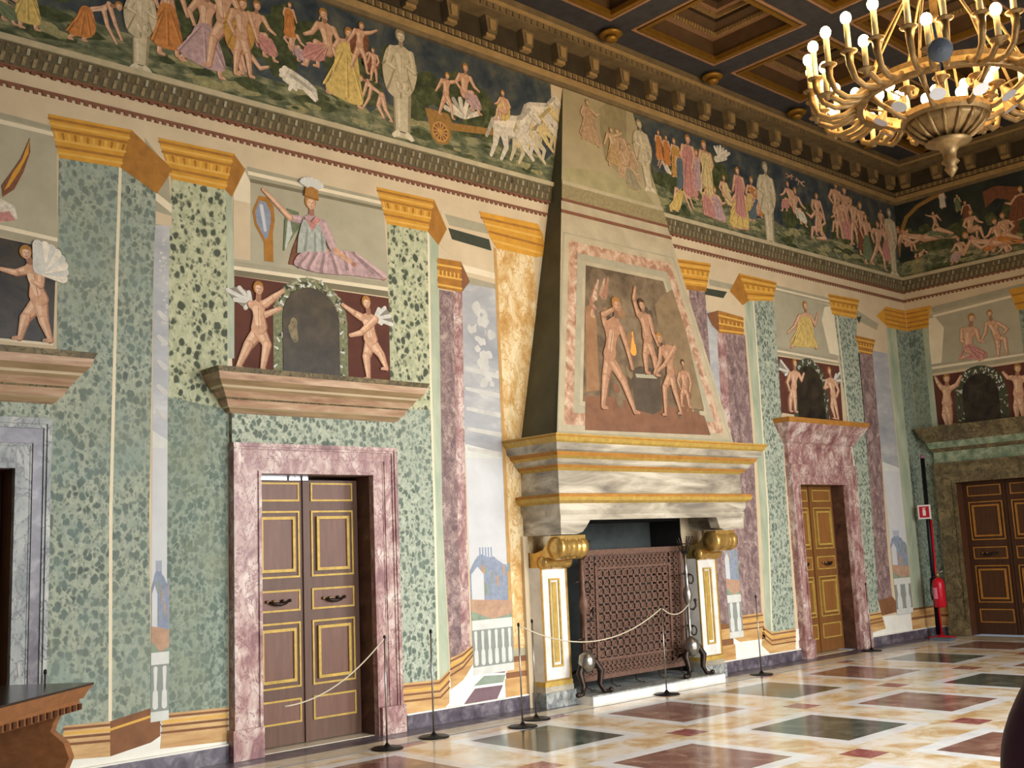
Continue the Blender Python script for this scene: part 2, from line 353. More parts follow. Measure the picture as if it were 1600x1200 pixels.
# the wall behind the viewer with its three window openings
OWY = -10.0; OW = Plane((0, OWY, 0), (-1,0,0), (0,0,1))
WIN = [(4.6, 6.4), (8.0, 9.8), (11.4, 13.2)]
mb = MB(); e = [-1.2]
cols = [(-1.2, 4.6)] + [(WIN[i][1], WIN[i+1][0]) for i in range(2)] + [(WIN[2][1], XB)]
for a, b_ in cols: mb.box(OW, -b_, -a, 0, WH, -.4, 0, CR)
for a, b_ in WIN: mb.box(OW, -b_, -a, 0, .7, -.4, 0, CR); mb.box(OW, -b_, -a, 4.6, WH, -.4, 0, CR)
structure(mb.build('wall_front'))
# plinth along the walls
mb = MB()
def plinth(P, a, b_): mb.box(P, a, b_, 0, .135, 0, .035, PL); mb.box(P, a, b_, .135, .15, 0, .03, FLW)
SW = .33
spans = [(FX0, D0['u0']-SW), (LW.p(74,800)[0], LW.p(357,800)[0]), (LW.p(625,800)[0], 8.2), (11.4, LW.p(1236,800)[0]), (LW.p(1340,800)[0], XB)]
for a, b_ in spans: plinth(LW, a, b_)
structure(mb.build('baseboard_left'))
mb = MB(); plinth(BW, .035, D3['u0']-.34); plinth(BW, D3['u1']+.34, 10)
structure(mb.build('baseboard_back'))

# ------------------------------------------------------------------ entablature and cornice, painted and carved bands
LGE = paint('frieze_ledge', S(186,172,138), .15, 6)
def bands(P, a, b_, sc=1.0, HUE=None):
    mb = MB()
    mb.box(P, a, b_, 6.03, ZA, 0, .05, LGE); mb.box(P, a, b_, 5.83, 6.03, 0, .03, EG)
    mb.box(P, a, b_, 5.815, 5.83, 0, .035, RB)
    k = int((b_-a)/.085)
    for i in range(k):
        u = a+(b_-a)*(i+.5)/k
        mb.prism(P, [(u-.022,5.85),(u+.008,5.85),(u+.028,5.93),(u-.004,5.93)], .03, .036, EG2); mb.prism(P, [(u+.02,5.95),(u+.045,5.95),(u+.055,6.01),(u+.03,6.01)], .03, .036, (EG2, CG, BM)[i % 3]); mb.box(P, u-.02, u+.02, 5.80, 5.815, 0, .03, RB)
    mb.box(P, a, b_, 5.665, 5.69, 0, .012, RB)
    k = int((b_-a)/.07)
    for i in range(k):
        u = a+(b_-a)*(i+.5)/k; mb.box(P, u-.018, u+.018, 5.64, 5.665, 0, .012, RB)
    return mb
structure(bands(LW, FX0, XB).build('trim_2')); structure(bands(BW, 0, 10).build('trim_3'))
def cornice(P, a, b_):
    mb = MB()
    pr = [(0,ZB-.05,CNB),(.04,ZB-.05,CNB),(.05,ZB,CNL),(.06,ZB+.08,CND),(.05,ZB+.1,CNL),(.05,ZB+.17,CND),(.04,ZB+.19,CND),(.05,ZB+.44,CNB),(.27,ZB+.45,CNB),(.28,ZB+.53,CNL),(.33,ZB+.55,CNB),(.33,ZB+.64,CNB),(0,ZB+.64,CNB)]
    for i in range(len(pr)-1):
        (n0,v0,m0),(n1,v1,_) = pr[i], pr[i+1]
        sh = 1
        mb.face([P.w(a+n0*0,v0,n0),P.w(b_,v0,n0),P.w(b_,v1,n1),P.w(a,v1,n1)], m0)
    k = int((b_-a)/.1)
    for i in range(k):
        u = a+(b_-a)*(i+.5)/k; mb.box(P, u-.03, u+.03, ZB+.1, ZB+.165, .05, .065, CNB)
        mb.box(P, u-.025, u+.025, ZB+.46, ZB+.52, .27, .29, CNB)
    k = int((b_-a)/.58)
    for i in range(k+1):
        u = a+.29+.58*i
        if u > b_-.1: break
        mb.prism(P, [(u-.07,ZB+.24),(u+.07,ZB+.24),(u+.1,ZB+.44),(u-.1,ZB+.44)], .045, .15, CNB)
        mb.prism(P, [(u-.07,ZB+.2),(u+.07,ZB+.2),(u+.07,ZB+.27),(u-.07,ZB+.27)], .045, .12, CNL)
        mb.prism(P, [(u-.04,ZB+.27),(u+.04,ZB+.27),(u+.05,ZB+.4),(u-.05,ZB+.4)], .14, .165, CNL)
    return mb
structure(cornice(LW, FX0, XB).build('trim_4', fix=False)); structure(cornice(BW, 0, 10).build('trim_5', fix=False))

# ------------------------------------------------------------------ coffered ceiling
CZ = 8.07
mb = MB()
BX = [9.61+2.06*k for k in range(-6, 5)]; BY = [-.52-1.8*k for k in range(6)]
HP_ = Plane((0,0,CZ), (1,0,0), (0,-1,0))       # n points down into the room
assert HP_.N.z < 0
DEP = .62
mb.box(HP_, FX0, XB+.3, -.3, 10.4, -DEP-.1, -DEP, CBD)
def beam_u(y0, y1): mb.box(HP_, FX0, XB+.3, -y1, -y0, -DEP, 0, CBL)
beam_u(-.75, .3)
for y in BY[1:]: beam_u(y-.235, y+.235)
ylist = [(-.75, BY[1]+.235)]+[(BY[i]-.235, BY[i+1]+.235) for i in range(1, 5)]
for x in BX:
    for (y1, y0) in ylist: mb.box(HP_, x-.25, x+.25, -y1, -y0, -DEP, 0, CBL)
mb.box(HP_, 17.2, XB+.3, .75, 10, -DEP, 0.001, CBL)
ceil = structure(mb.build('ceiling'))
def coffer(u0, u1, w0, w1):
    mb = MB(); D = DEP
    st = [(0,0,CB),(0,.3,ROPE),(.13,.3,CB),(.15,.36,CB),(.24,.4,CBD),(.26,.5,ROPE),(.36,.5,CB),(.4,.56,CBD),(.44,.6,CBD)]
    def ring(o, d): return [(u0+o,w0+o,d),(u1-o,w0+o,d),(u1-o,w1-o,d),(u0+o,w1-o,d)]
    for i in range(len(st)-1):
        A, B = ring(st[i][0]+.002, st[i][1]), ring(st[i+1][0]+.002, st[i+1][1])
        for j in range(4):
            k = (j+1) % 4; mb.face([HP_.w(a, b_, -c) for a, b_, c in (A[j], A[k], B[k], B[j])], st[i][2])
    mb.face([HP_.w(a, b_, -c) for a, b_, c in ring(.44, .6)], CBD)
    o = mb.build('coffer', ceil, fix=False)
    g = MB(); g.frame(HP_, u0-.0, u1+.0, w0, w1, .06, -.05, .02, CGD); g.frame(HP_, u0-.06, u1+.06, w0-.06, w1+.06, .035, 0, .012, ROPE)
    gg = g.build('gilt_moulding', o)
    r = MB()
    for (a0, a1, c0, c1, z) in ((u0+.14, u1-.14, w0+.14, w1-.14, .3), (u0+.27, u1-.27, w0+.27, w1-.27, .47)):
        for ed in range(4):
            n = 22
            for i in range(n):
                t = (i+.5)/n
                p_ = [(a0+(a1-a0)*t, c0), (a0+(a1-a0)*t, c1), (a0, c0+(c1-c0)*t), (a1, c0+(c1-c0)*t)][ed]
                r.box(HP_, p_[0]-.017, p_[0]+.017, p_[1]-.017, p_[1]+.017, -z-.02, -z+.03, CNL)
    r.build('rope_moulding', o)
xl = [(BX[i]+.25, BX[i+1]-.25) for i in range(len(BX)-1) if BX[i+1] < XB] + [(BX[-2]+.25 if BX[-1] > XB else BX[-1]+.25, 17.2)]
for a, b_ in xl:
    if a < 6: continue
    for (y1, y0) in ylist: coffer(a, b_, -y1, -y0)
boss0 = None
def boss(x, y, label):
    global boss0
    if boss0 is None:
        t = thing('ceiling_boss', label, 'ceiling boss', (x, y, CZ), 'gilt bosses under the ceiling beams')
        mb = MB(); mb.lathe((x,y,CZ), [(.07,0),(.07,-.02),(.13,-.035),(.15,-.055),(.13,-.075),(.07,-.085)], CGD); mb.build('disc', t)
        mb = MB(); mb.lathe((x,y,CZ), [(.05,-.085),(.08,-.105),(.085,-.13),(.05,-.15),(.01,-.16)], CGD); mb.build('knob', t)
        boss0 = t
    else:
        t = copy_tree(boss0); t.location = (x, y, CZ); t['label'] = label
BLAB = {7:'gilt turned boss under the ceiling beam, directly above the chimney hood', 8:'second gilt turned boss along the long wall, counted from the one above the hood',
        9:'gilt turned boss next to the left edge of the chandelier arms', 10:'gilt turned boss nearest the far corner of the long wall'}
for k, x in enumerate([9.61, 11.67, 13.73, 15.79]): boss(x, BY[0], BLAB[k+7])

# ------------------------------------------------------------------ painted figures
POSES = {
 'stand': dict(hd=(.02,.93), nk=(0,.85), s1=(-.12,.8), s2=(.11,.81), e1=(-.17,.64), e2=(.17,.65), h1=(-.1,.5), h2=(.22,.5), pv=(0,.5), k1=(-.07,.27), k2=(.08,.28), f1=(-.09,0), f2=(.11,.02)),
 'reach': dict(hd=(.04,.9), nk=(.01,.83), s1=(-.11,.78), s2=(.12,.79), e1=(-.2,.62), e2=(.25,.84), h1=(-.28,.5), h2=(.38,.92), pv=(-.02,.49), k1=(-.12,.27), k2=(.1,.28), f1=(-.22,.02), f2=(.14,0)),
 'stride': dict(hd=(.06,.93), nk=(.03,.85), s1=(-.09,.8), s2=(.14,.8), e1=(-.18,.66), e2=(.26,.7), h1=(-.12,.52), h2=(.36,.76), pv=(0,.5), k1=(-.12,.3), k2=(.15,.28), f1=(-.28,.08), f2=(.18,0)),
 'kneel': dict(hd=(-.05,.92), nk=(-.04,.8), s1=(-.2,.72), s2=(.1,.73), e1=(-.24,.5), e2=(.28,.55), h1=(-.1,.4), h2=(.44,.62), pv=(.0,.3), k1=(-.2,.08), k2=(.26,.26), f1=(.12,.02), f2=(.32,0)),
 'sit': dict(hd=(.03,.93), nk=(.01,.81), s1=(-.14,.74), s2=(.14,.74), e1=(-.25,.55), e2=(.25,.57), h1=(-.12,.42), h2=(.38,.5), pv=(-.05,.34), k1=(.18,.42), k2=(.28,.34), f1=(.15,.04), f2=(.36,0)),
 'bend': dict(hd=(-.38,.72), nk=(-.26,.7), s1=(-.22,.72), s2=(-.14,.6), e1=(-.32,.42), e2=(-.2,.36), h1=(-.42,.2), h2=(-.34,.12), pv=(.12,.5), k1=(.02,.25), k2=(.2,.22), f1=(.16,.03), f2=(.36,0)),
 'lie': dict(hd=(-.5,.42), nk=(-.42,.34), s1=(-.38,.36), s2=(-.34,.22), e1=(-.5,.16), e2=(-.22,.1), h1=(-.58,.04), h2=(-.06,.14), pv=(.02,.14), k1=(.3,.24), k2=(.32,.1), f1=(.56,.1), f2=(.62,.02)),
 'fly': dict(hd=(-.34,.72), nk=(-.24,.66), s1=(-.24,.7), s2=(-.16,.56), e1=(-.4,.54), e2=(-.2,.36), h1=(-.54,.62), h2=(-.32,.26), pv=(.08,.5), k1=(.26,.6), k2=(.24,.36), f1=(.46,.68), f2=(.44,.3)),
}
FIGN = [0]
def curvy(pts, it=2):
    """round an outline off so that cloth and bodies have soft edges"""
    for _ in range(it):
        out = []
        for i in range(len(pts)):
            a, b_ = pts[i], pts[(i+1) % len(pts)]; out += [lerp(a, b_, .22), lerp(a, b_, .78)]
        pts = out
    return pts
def figure(P, J, H, name, parent, skin=(SKIN, SKD, SKL), hair=HAIR, base=.006, drape=None, dtype='skirt', fat=1.0, extra=None, shirt=None):
    """one painted figure: tapering limbs, torso, head with features, hair, drapery"""
    mb = MB(); FIGN[0] += 1; mb.k = base+(FIGN[0] % 8)*.0062; r = H*.042*fat; md, dk, lt = skin
    g = lambda k: J[k]
    def limb(a, b_, ra, rb, m3=None):
        m3 = m3 or skin; d = (-ra*.22, ra*.12)
        mb.cap(P, (a[0]-d[0]*.6, a[1]-d[1]*1.2), ra*1.12, (b_[0]-d[0]*.6, b_[1]-d[1]*1.2), rb*1.15, m3[1]); mb.cap(P, a, ra, b_, rb, m3[0])
        mb.cap(P, (a[0]+d[0], a[1]+d[1]), ra*.38, (b_[0]+d[0], b_[1]+d[1]), rb*.38, m3[2])
    sl = shirt if shirt else skin
    if extra: extra(mb)
    if drape and dtype == 'cloak':
        s1, s2, pv = g('s1'), g('s2'), g('pv'); x0 = (pv[0]-s1[0])
        pts = [(s1[0]-r, s1[1]+r*1.2), (s2[0]+r*.6, s2[1]+r), (s2[0]+r*2.2, pv[1]+H*.1), (pv[0]+H*.14, pv[1]-H*.14), (pv[0]-H*.02, pv[1]-H*.26), (pv[0]-H*.2, pv[1]-H*.2), (s1[0]-r*3.2, pv[1]+H*.08)]
        mb.lay(P, curvy(pts), drape[0]); c0 = ((s1[0]+s2[0])/2, s1[1])
        for q in pts[2:]: mb.cap(P, lerp(c0, q, .35), r*.16, lerp(c0, q, .93), r*.3, drape[1])
    for a, b_ in (('1', 1), ('2', 2)):
        limb(g('pv'), g('k'+a), r*1.55, r*1.0); limb(g('k'+a), g('f'+a), r*1.05, r*.5)
        f = g('f'+a); s_ = 1 if g('hd')[0] >= g('pv')[0] else -1
        mb.cap(P, f, r*.5, (f[0]+s_*r*1.4, f[1]-r*.2), r*.34, md)
    limb(g('s1'), g('e1'), r*.9, r*.68, sl); limb(g('e1'), g('h1'), r*.68, r*.42); mb.disc(P, g('h1'), r*.55, r*.5, md, 8)
    s1, s2, pv = g('s1'), g('s2'), g('pv'); ax = (s2[0]-s1[0], s2[1]-s1[1]); L = math.hypot(*ax) or 1; ux = (ax[0]/L, ax[1]/L)
    def tor(w, m_, dx=0):
        mid = lerp(lerp(s1, s2, .5), pv, .6)
        q = [(s1[0]-ux[0]*r*.7, s1[1]-ux[1]*r*.7+r*.2), (g('nk')[0]-r*.4, g('nk')[1]), (g('nk')[0]+r*.4, g('nk')[1]), (s2[0]+ux[0]*r*.7, s2[1]+ux[1]*r*.7+r*.2),
             (lerp(s2, pv, .35)[0]+ux[0]*r*.1, lerp(s2, pv, .35)[1]), (mid[0]+ux[0]*r*1.5*w, mid[1]+ux[1]*r*1.5), (pv[0]+ux[0]*r*2.1*w, pv[1]+ux[1]*r*2.1), (pv[0], pv[1]-r*1.5), (pv[0]-ux[0]*r*2.1*w, pv[1]-ux[1]*r*2.1), (mid[0]-ux[0]*r*1.5*w, mid[1]-ux[1]*r*1.5), (lerp(s1, pv, .35)[0]-ux[0]*r*.1, lerp(s1, pv, .35)[1])]
        mb.lay(P, curvy([(x+dx, y) for x, y in q]), m_)
    tor(1.12, sl[1], r*.12); tor(1, sl[0])
    mid = lerp(s1, s2, .5); mb.cap(P, (lerp(mid, s1, .35)[0], lerp(mid, pv, .2)[1]), r*.75, lerp(lerp(s1, s2, .4), pv, .75), r*.7, sl[2])
    mb.cap(P, lerp(mid, pv, .15), r*.08, lerp(mid, pv, .9), r*.08, sl[1])
    limb(g('s2'), g('e2'), r*.9, r*.68, sl); limb(g('e2'), g('h2'), r*.68, r*.42); mb.disc(P, g('h2'), r*.55, r*.5, md, 8)
    mb.cap(P, g('nk'), r*.7, g('hd'), r*.6, dk)
    h = g('hd'); hr = H*.062*(1+.25*(fat-1)*2)
    mb.disc(P, (h[0]-hr*.1, h[1]+hr*.22), hr*1.0, hr*1.18, hair, 14); mb.disc(P, h, hr*.76, hr*.98, md, 14)
    mb.disc(P, (h[0]-hr*.12, h[1]+hr*.05), hr*.45, hr*.65, lt, 10)
    for sx in (-.32, .3): mb.disc(P, (h[0]+sx*hr, h[1]+hr*.08), hr*.13, hr*.07, HAD, 6)
    mb.cap(P, (h[0], h[1]+hr*.05), hr*.05, (h[0]+hr*.04, h[1]-hr*.25), hr*.09, dk, 3); mb.cap(P, (h[0]-hr*.15, h[1]-hr*.52), hr*.05, (h[0]+hr*.18, h[1]-hr*.52), hr*.05, RB, 3)
    mb.lay(P, [(h[0]-hr*.85, h[1]+hr*.35), (h[0]-hr*.4, h[1]+hr*.62), (h[0]+hr*.4, h[1]+hr*.64), (h[0]+hr*.84, h[1]+hr*.3), (h[0]+hr*.7, h[1]+hr*1.05), (h[0], h[1]+hr*1.38), (h[0]-hr*.78, h[1]+hr*1.05)], hair)
    if drape and dtype != 'cloak':
        k1, k2, f1, f2 = g('k1'), g('k2'), g('f1'), g('f2')
        if dtype == 'robe': top = [(s1[0]-r*.6, s1[1]), (s2[0]+r*.6, s2[1])]; lo = .9
        elif dtype == 'skirt': top = [(pv[0]-r*2, pv[1]+r*1.6), (pv[0]+r*2, pv[1]+r*1.8)]; lo = .75
        else: top = [(pv[0]-r*2, pv[1]+r), (pv[0]+r*2, pv[1]+r)]; lo = .12
        kl, kr = (k1, k2) if k1[0] < k2[0] else (k2, k1); fl_, fr_ = (f1, f2) if f1[0] < f2[0] else (f2, f1)
        pts = [top[0], top[1], (kr[0]+r*1.7, kr[1]), (lerp(kr, fr_, lo)[0]+r*2.2, lerp(kr, fr_, lo)[1]), (lerp(kl, fr_, .5)[0], lerp(kr, fr_, lo)[1]-r*.6), (lerp(kl, fl_, lo)[0]-r*1.8, lerp(kl, fl_, lo)[1]), (kl[0]-r*1.9, kl[1])]
        mb.lay(P, curvy(pts), drape[0]); t0 = lerp(top[0], top[1], .5)
        for q, f_ in zip(pts[2:], (.85, .9, .9, .9, .85)):
            mb.cap(P, lerp(t0, q, .2), r*.12, lerp(t0, q, f_), r*.28, drape[1]); mb.cap(P, (lerp(t0, q, .25)[0]-r*.4, lerp(t0, q, .25)[1]), r*.12, (lerp(t0, q, f_)[0]-r*.55, lerp(t0, q, f_)[1]), r*.26, drape[2])
    o = mb.build(name, parent); return o
def posed(P, pose, foot, head, flip=1, name='painted_figure', parent=None, wk=1.0, **k):
    """place a library pose with its feet and head at two spots of the photograph's wall"""
    f, h = P.p(*foot), P.p(*head); J0 = POSES[pose]; H = (h[1]-f[1])/J0['hd'][1]; H = max(H, .15)
    fx = (J0['f1'][0]+J0['f2'][0])/2
    J = {a: (f[0]+flip*(x-fx)*H*wk, f[1]+y*H) for a, (x, y) in J0.items()}
    if flip < 0: J['s1'], J['s2'] = J['s2'], J['s1']; J['e1'], J['e2'] = J['e2'], J['e1']; J['h1'], J['h2'] = J['h2'], J['h1']
    return figure(P, J, H if pose not in ('kneel','sit') else H*1.25, name, parent, **k)

# ------------------------------------------------------------------ frieze frescoes
def landscape(P, u0, u1, v0, v1, parent, seed, sky=None, trees=5, ground=.25):
    rnd = random.Random(seed); mb = MB(); mb.k = .004
    mb.prism(P, [(u0,v0),(u1,v0),(u1,v1),(u0,v1)], 0, .001, sky or FB)
    H = v1-v0
    for i in range(trees):
        x = u0+(u1-u0)*rnd.uniform(.05, .95); y = v0+H*rnd.uniform(.3, .6)
        for j in range(5):
            a = x+rnd.uniform(-.25, .25); b_ = y+rnd.uniform(-.15, .25); rr = rnd.uniform(.1, .22)
            a = min(max(a, u0+rr), u1-rr); b_ = min(b_, v1-rr)
            pts = [(a+rr*rnd.uniform(.75, 1.1)*math.cos(t*PI/6), b_+rr*rnd.uniform(.75, 1.1)*math.sin(t*PI/6)) for t in range(12)]
            mb.lay(P, [(min(max(p_[0], u0), u1), min(max(p_[1], v0), v1)) for p_ in pts], FT)
    n = 14; top = [(u0+(u1-u0)*i/n, v0+H*(ground+rnd.uniform(-.06, .08))) for i in range(n+1)]
    mb.lay(P, [(u0,v0),(u1,v0)]+top[::-1], FG)
    for i in range(int((u1-u0)*9)):
        x = u0+(u1-u0)*rnd.uniform(.04, .9); w = rnd.uniform(.05, .2); y = v0+H*rnd.uniform(.03, .24)
        pts = [(x+w*math.cos(t*PI/5)*rnd.uniform(.7, 1.1), y+w*.3*math.sin(t*PI/5)*rnd.uniform(.6, 1.3)) for t in range(10)]
        mb.lay(P, [(min(max(p_[0], u0), u1), max(p_[1], v0)) for p_ in pts], FY if i % 2 else FT)
    return mb.build('painted_landscape', parent)
def scene_thing(P, label, u0, u1, seed, v0=ZA, v1=ZB-.05, **k):
    t = thing('frieze_fresco', label, 'fresco', P.w((u0+u1)/2, v0, 0)); landscape(P, u0, u1, v0, v1, t, seed, **k); return t
def herm(P, foot, head, label, w=1.0):
    f, h = P.p(*foot), P.p(*head); H = h[1]-f[1]; x = (f[0]+h[0])/2 if abs(f[0]-h[0]) < .3 else f[0]
    t = thing('painted_herm', label, 'painted statue', P.w(x, f[1], 0)); r = H*.1*w
    mb = MB(); mb.k = .02
    mb.lay(P, [(x-r*.95,f[1]+H*.06),(x+r*.75,f[1]+H*.06),(x+r*1.1,f[1]+H*.55),(x-r*1.0,f[1]+H*.55)], STAT[1]); mb.lay(P, [(x-r*.75,f[1]+H*.06),(x+r*.5,f[1]+H*.06),(x+r*.7,f[1]+H*.55),(x-r*.85,f[1]+H*.55)], STAT[0])
    mb.cap(P, (x-r*.4, f[1]+H*.1), r*.1, (x-r*.45, f[1]+H*.5), r*.13, STAT[2])
    mb.build('pillar', t)
    mb = MB(); mb.k = .021; mb.lay(P, [(x-r*1.3,f[1]),(x+r*1.3,f[1]),(x+r*.9,f[1]+H*.05),(x-r*.9,f[1]+H*.05)], STAT[0]); mb.cap(P, (x-r*.6,f[1]+H*.035), r*.3, (x-r*1.0,f[1]+H*.01), r*.22, STAT[2]); mb.cap(P, (x+r*.5,f[1]+H*.035), r*.3, (x+r*.9,f[1]+H*.01), r*.22, STAT[2]); mb.build('foot_block', t)
    J = dict(hd=(x, f[1]+H*.95), nk=(x, f[1]+H*.87), s1=(x-r*1.05, f[1]+H*.81), s2=(x+r*1.05, f[1]+H*.81), e1=(x-r*1.5, f[1]+H*.66), e2=(x+r*1.4, f[1]+H*.65), h1=(x-r*.2, f[1]+H*.62), h2=(x+r*.3, f[1]+H*.7), pv=(x, f[1]+H*.56), k1=(x-r*.35, f[1]+H*.5), k2=(x+r*.35, f[1]+H*.5), f1=(x-r*.3, f[1]+H*.44), f2=(x+r*.3, f[1]+H*.44))
    figure(P, J, H*.85, 'bust', t, skin=STAT, hair=STAT[1], base=.024, drape=STAT, dtype='cloak'); return t
X = lambda px, py, P=LW: P.p(px, py)[0]
herms = [X(222,60), X(627,150), X(1000,225), X(1203,310)]
# scene left of the first herm
t = scene_thing(LW, 'frieze painting at the far left above the cream band, a stooping figure in orange drapery', FX0+1.5, herms[0], 1, trees=4)
posed(LW, 'stand', (43,44), (56,-55), 1, parent=t, drape=CLO['yellow'], dtype='skirt'); posed(LW, 'bend', (118,62), (150,0), -1, parent=t, drape=CLO['orange'], dtype='skirt')
posed(LW, 'sit', (12,35), (20,-30), 1, parent=t, drape=CLO['green'])
t = scene_thing(LW, 'frieze painting of dancing and kneeling figures with a white dog, between two herms', herms[0], herms[1], 2, trees=9)
for a in [('stand',(262,86),(272,-40),1,'orange','skirt'),('stride',(312,112),(322,-10),1,'lilac','skirt'),('reach',(352,110),(372,-18),-1,None,''),('stand',(378,118),(392,12),1,'ochre','cloak'),
          ('kneel',(402,150),(391,72),1,None,''),('sit',(420,92),(432,20),1,'rose','skirt'),('sit',(470,98),(458,44),1,'lilac','skirt'),('sit',(487,104),(508,24),-1,'rose','skirt'),('stand',(452,60),(450,8),1,'orange','robe'),
          ('stride',(535,160),(541,52),1,'yellow','robe'),('reach',(560,110),(565,42),1,'brown','cloak'),('stand',(583,128),(594,84),-1,'brown','cloak'),('stand',(570,128),(578,80),1,None,''),('bend',(606,188),(574,126),1,None,''),('stand',(505,50),(497,16),-1,None,'')]:
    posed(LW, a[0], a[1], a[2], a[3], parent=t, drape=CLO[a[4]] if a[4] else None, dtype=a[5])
mb = MB(); mb.k = .02          # the white dog
dg = LW.ps([(436,112),(446,104),(460,112),(480,126),(494,140),(497,158),(488,152),(478,142),(462,138),(450,132),(442,126)])
mb.lay(LW, dg, CLO['white'][0])
for a, b_ in (((450,125),(462,140)),((478,140),(492,157)),((445,108),(438,118)),((458,128),(452,140))): mb.cap(LW, LW.p(*a), .035, LW.p(*b_), .018, CLO['white'][2])
mb.cap(LW, LW.p(455,118), .02, LW.p(485,140), .02, CLO['white'][1]); mb.disc(LW, LW.p(441,112), .04, .035, CLO['white'][2]); mb.build('painted_dog', t)
t = scene_thing(LW, 'frieze painting of white horses drawing a cart of seated figures, left of the chimney hood', herms[1], 9.02, 3, trees=8)
mb = MB(); mb.k = .012
cart = LW.ps([(664,168),(700,178),(706,192),(778,203),(776,212),(705,204),(672,204)]); mb.lay(LW, cart, CLO['ochre'][1])
for c in ((688,206),): 
    c = LW.p(*c); mb.disc(LW, c, .15, .15, CLO['ochre'][1], 18); mb.disc(LW, c, .12, .12, CLO['ochre'][0], 18); mb.disc(LW, c, .1, .1, CLO['brown'][0], 18)
    for i in range(6): a = i*PI/6; mb.cap(LW, (c[0]-.11*math.cos(a), c[1]-.11*math.sin(a)), .009, (c[0]+.11*math.cos(a), c[1]+.11*math.sin(a)), .009, CLO['ochre'][0], 3)
mb.build('painted_cart', t)
def horse(P, c, s, parent, m3, flip=1):
    mb = MB(); mb.k = .014+.004*random.random(); x, y = P.p(*c)
    q = lambda a, b_: (x+flip*a*s, y+b_*s)
    for a, ra, b_, rb in (((-.3,.0),.17,(.18,.08),.19),((.2,.12),.13,(.42,.42),.09),((.42,.42),.09,(.6,.28),.045)):
        mb.cap(P, q(a[0],a[1]-.02), ra*s*1.08, q(b_[0],b_[1]-.02), rb*s*1.08, m3[1]); mb.cap(P, q(*a), ra*s, q(*b_), rb*s, m3[0]); mb.cap(P, q(a[0],a[1]+.04), ra*s*.35, q(b_[0],b_[1]+.03), rb*s*.35, m3[2])
    for a, b_, c_ in (((-.36,-.08),(-.42,-.34),(-.52,-.56)),((-.22,-.1),(-.18,-.36),(-.3,-.58)),((.2,-.02),(.42,-.16),(.36,-.36)),((.1,-.06),(.28,-.3),(.42,-.44))):
        mb.cap(P, q(*a), .085*s, q(*b_), .05*s, m3[0]); mb.cap(P, q(*b_), .045*s, q(*c_), .03*s, m3[0])
    mb.cap(P, q(-.45,.06), .04*s, q(-.6,-.25), .03*s, m3[1])
    for i in range(5): mb.cap(P, q(.2+.05*i,.24+.05*i), .03*s, q(.1+.05*i,.2+.05*i), .02*s, m3[1])
    mb.disc(P, q(.47,.41), .012*s, .012*s, HAD, 6); mb.lay(P, [q(.36,.5),q(.41,.58),q(.44,.5)], m3[0]); mb.build('painted_horse', parent)
for a in [('reach',(696,182),(662,107),1,None,''),('sit',(742,176),(724,106),1,'lilac','skirt'),('sit',(778,188),(784,146),-1,'yellow','cloak')]:
    posed(LW, a[0], a[1], a[2], a[3], parent=t, drape=CLO[a[4]] if a[4] else None, dtype=a[5])
mb = MB(); mb.k = .02
for i in range(7):
    a = PI*(.15+i*.13); c = LW.p(723,182); mb.cap(LW, (c[0]+.03*math.cos(a), c[1]), .03, (c[0]+.26*math.cos(a), c[1]+.2*math.sin(a)), .03, CLO['white'][i % 3])
mb.build('painted_veil', t)
horse(LW, (838,196), .62, t, CLO['cream']); horse(LW, (846,178), .6, t, CLO['white']); horse(LW, (802,202), .72, t, CLO['white']); horse(LW, (826,216), .6, t, STAT)
t = scene_thing(LW, 'frieze painting of robed figures in orange, rose and yellow, right of the chimney hood', 10.4, herms[3], 4, trees=8)
for a in [('stand',(1030,250),(1028,208),1,'orange','robe'),('stand',(1042,258),(1040,216),1,'orange','robe'),('bend',(1046,272),(1030,240),1,'white','robe'),('stand',(1057,278),(1056,222),-1,'ochre','robe'),('bend',(1052,330),(1052,280),-1,'yellow','robe'),
          ('stand',(1080,310),(1079,220),1,'rose','robe'),('stand',(1106,316),(1101,228),-1,'cream','robe'),('kneel',(1128,346),(1126,300),1,'lilac','robe'),('kneel',(1148,356),(1150,290),-1,'yellow','robe'),('stand',(1157,340),(1152,268),-1,'rose','robe'),
          ('sit',(1186,338),(1180,284),1,'orange','robe'),('sit',(1176,345),(1174,300),-1,'blue','robe'),('stand',(1066,300),(1064,240),1,'blue','robe'),('sit',(1140,322),(1136,280),1,'cream','robe'),('stand',(1092,300),(1090,240),-1,'lilac','robe'),('sit',(1168,330),(1166,296),-1,'yellow','robe'),('kneel',(1112,340),(1110,300),1,'rose','robe')]:
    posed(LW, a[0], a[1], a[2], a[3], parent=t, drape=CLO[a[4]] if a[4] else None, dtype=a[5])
mb = MB(); mb.k = .02
c = LW.p(1125,246)
mb.cap(LW, (c[0]-.1,c[1]-.05), .05, (c[0]+.13,c[1]+.02), .035, CLO['white'][0])
for i in range(6): mb.cap(LW, c, .04, (c[0]-.12+.07*i, c[1]+.17-.02*abs(i-2)), .022, CLO['white'][0 if i % 2 else 2])
mb.build('painted_dove', t)
t = scene_thing(LW, 'dark frieze painting of many small pale nudes and flying infants, nearest the corner', herms[3], XB, 5, trees=10)
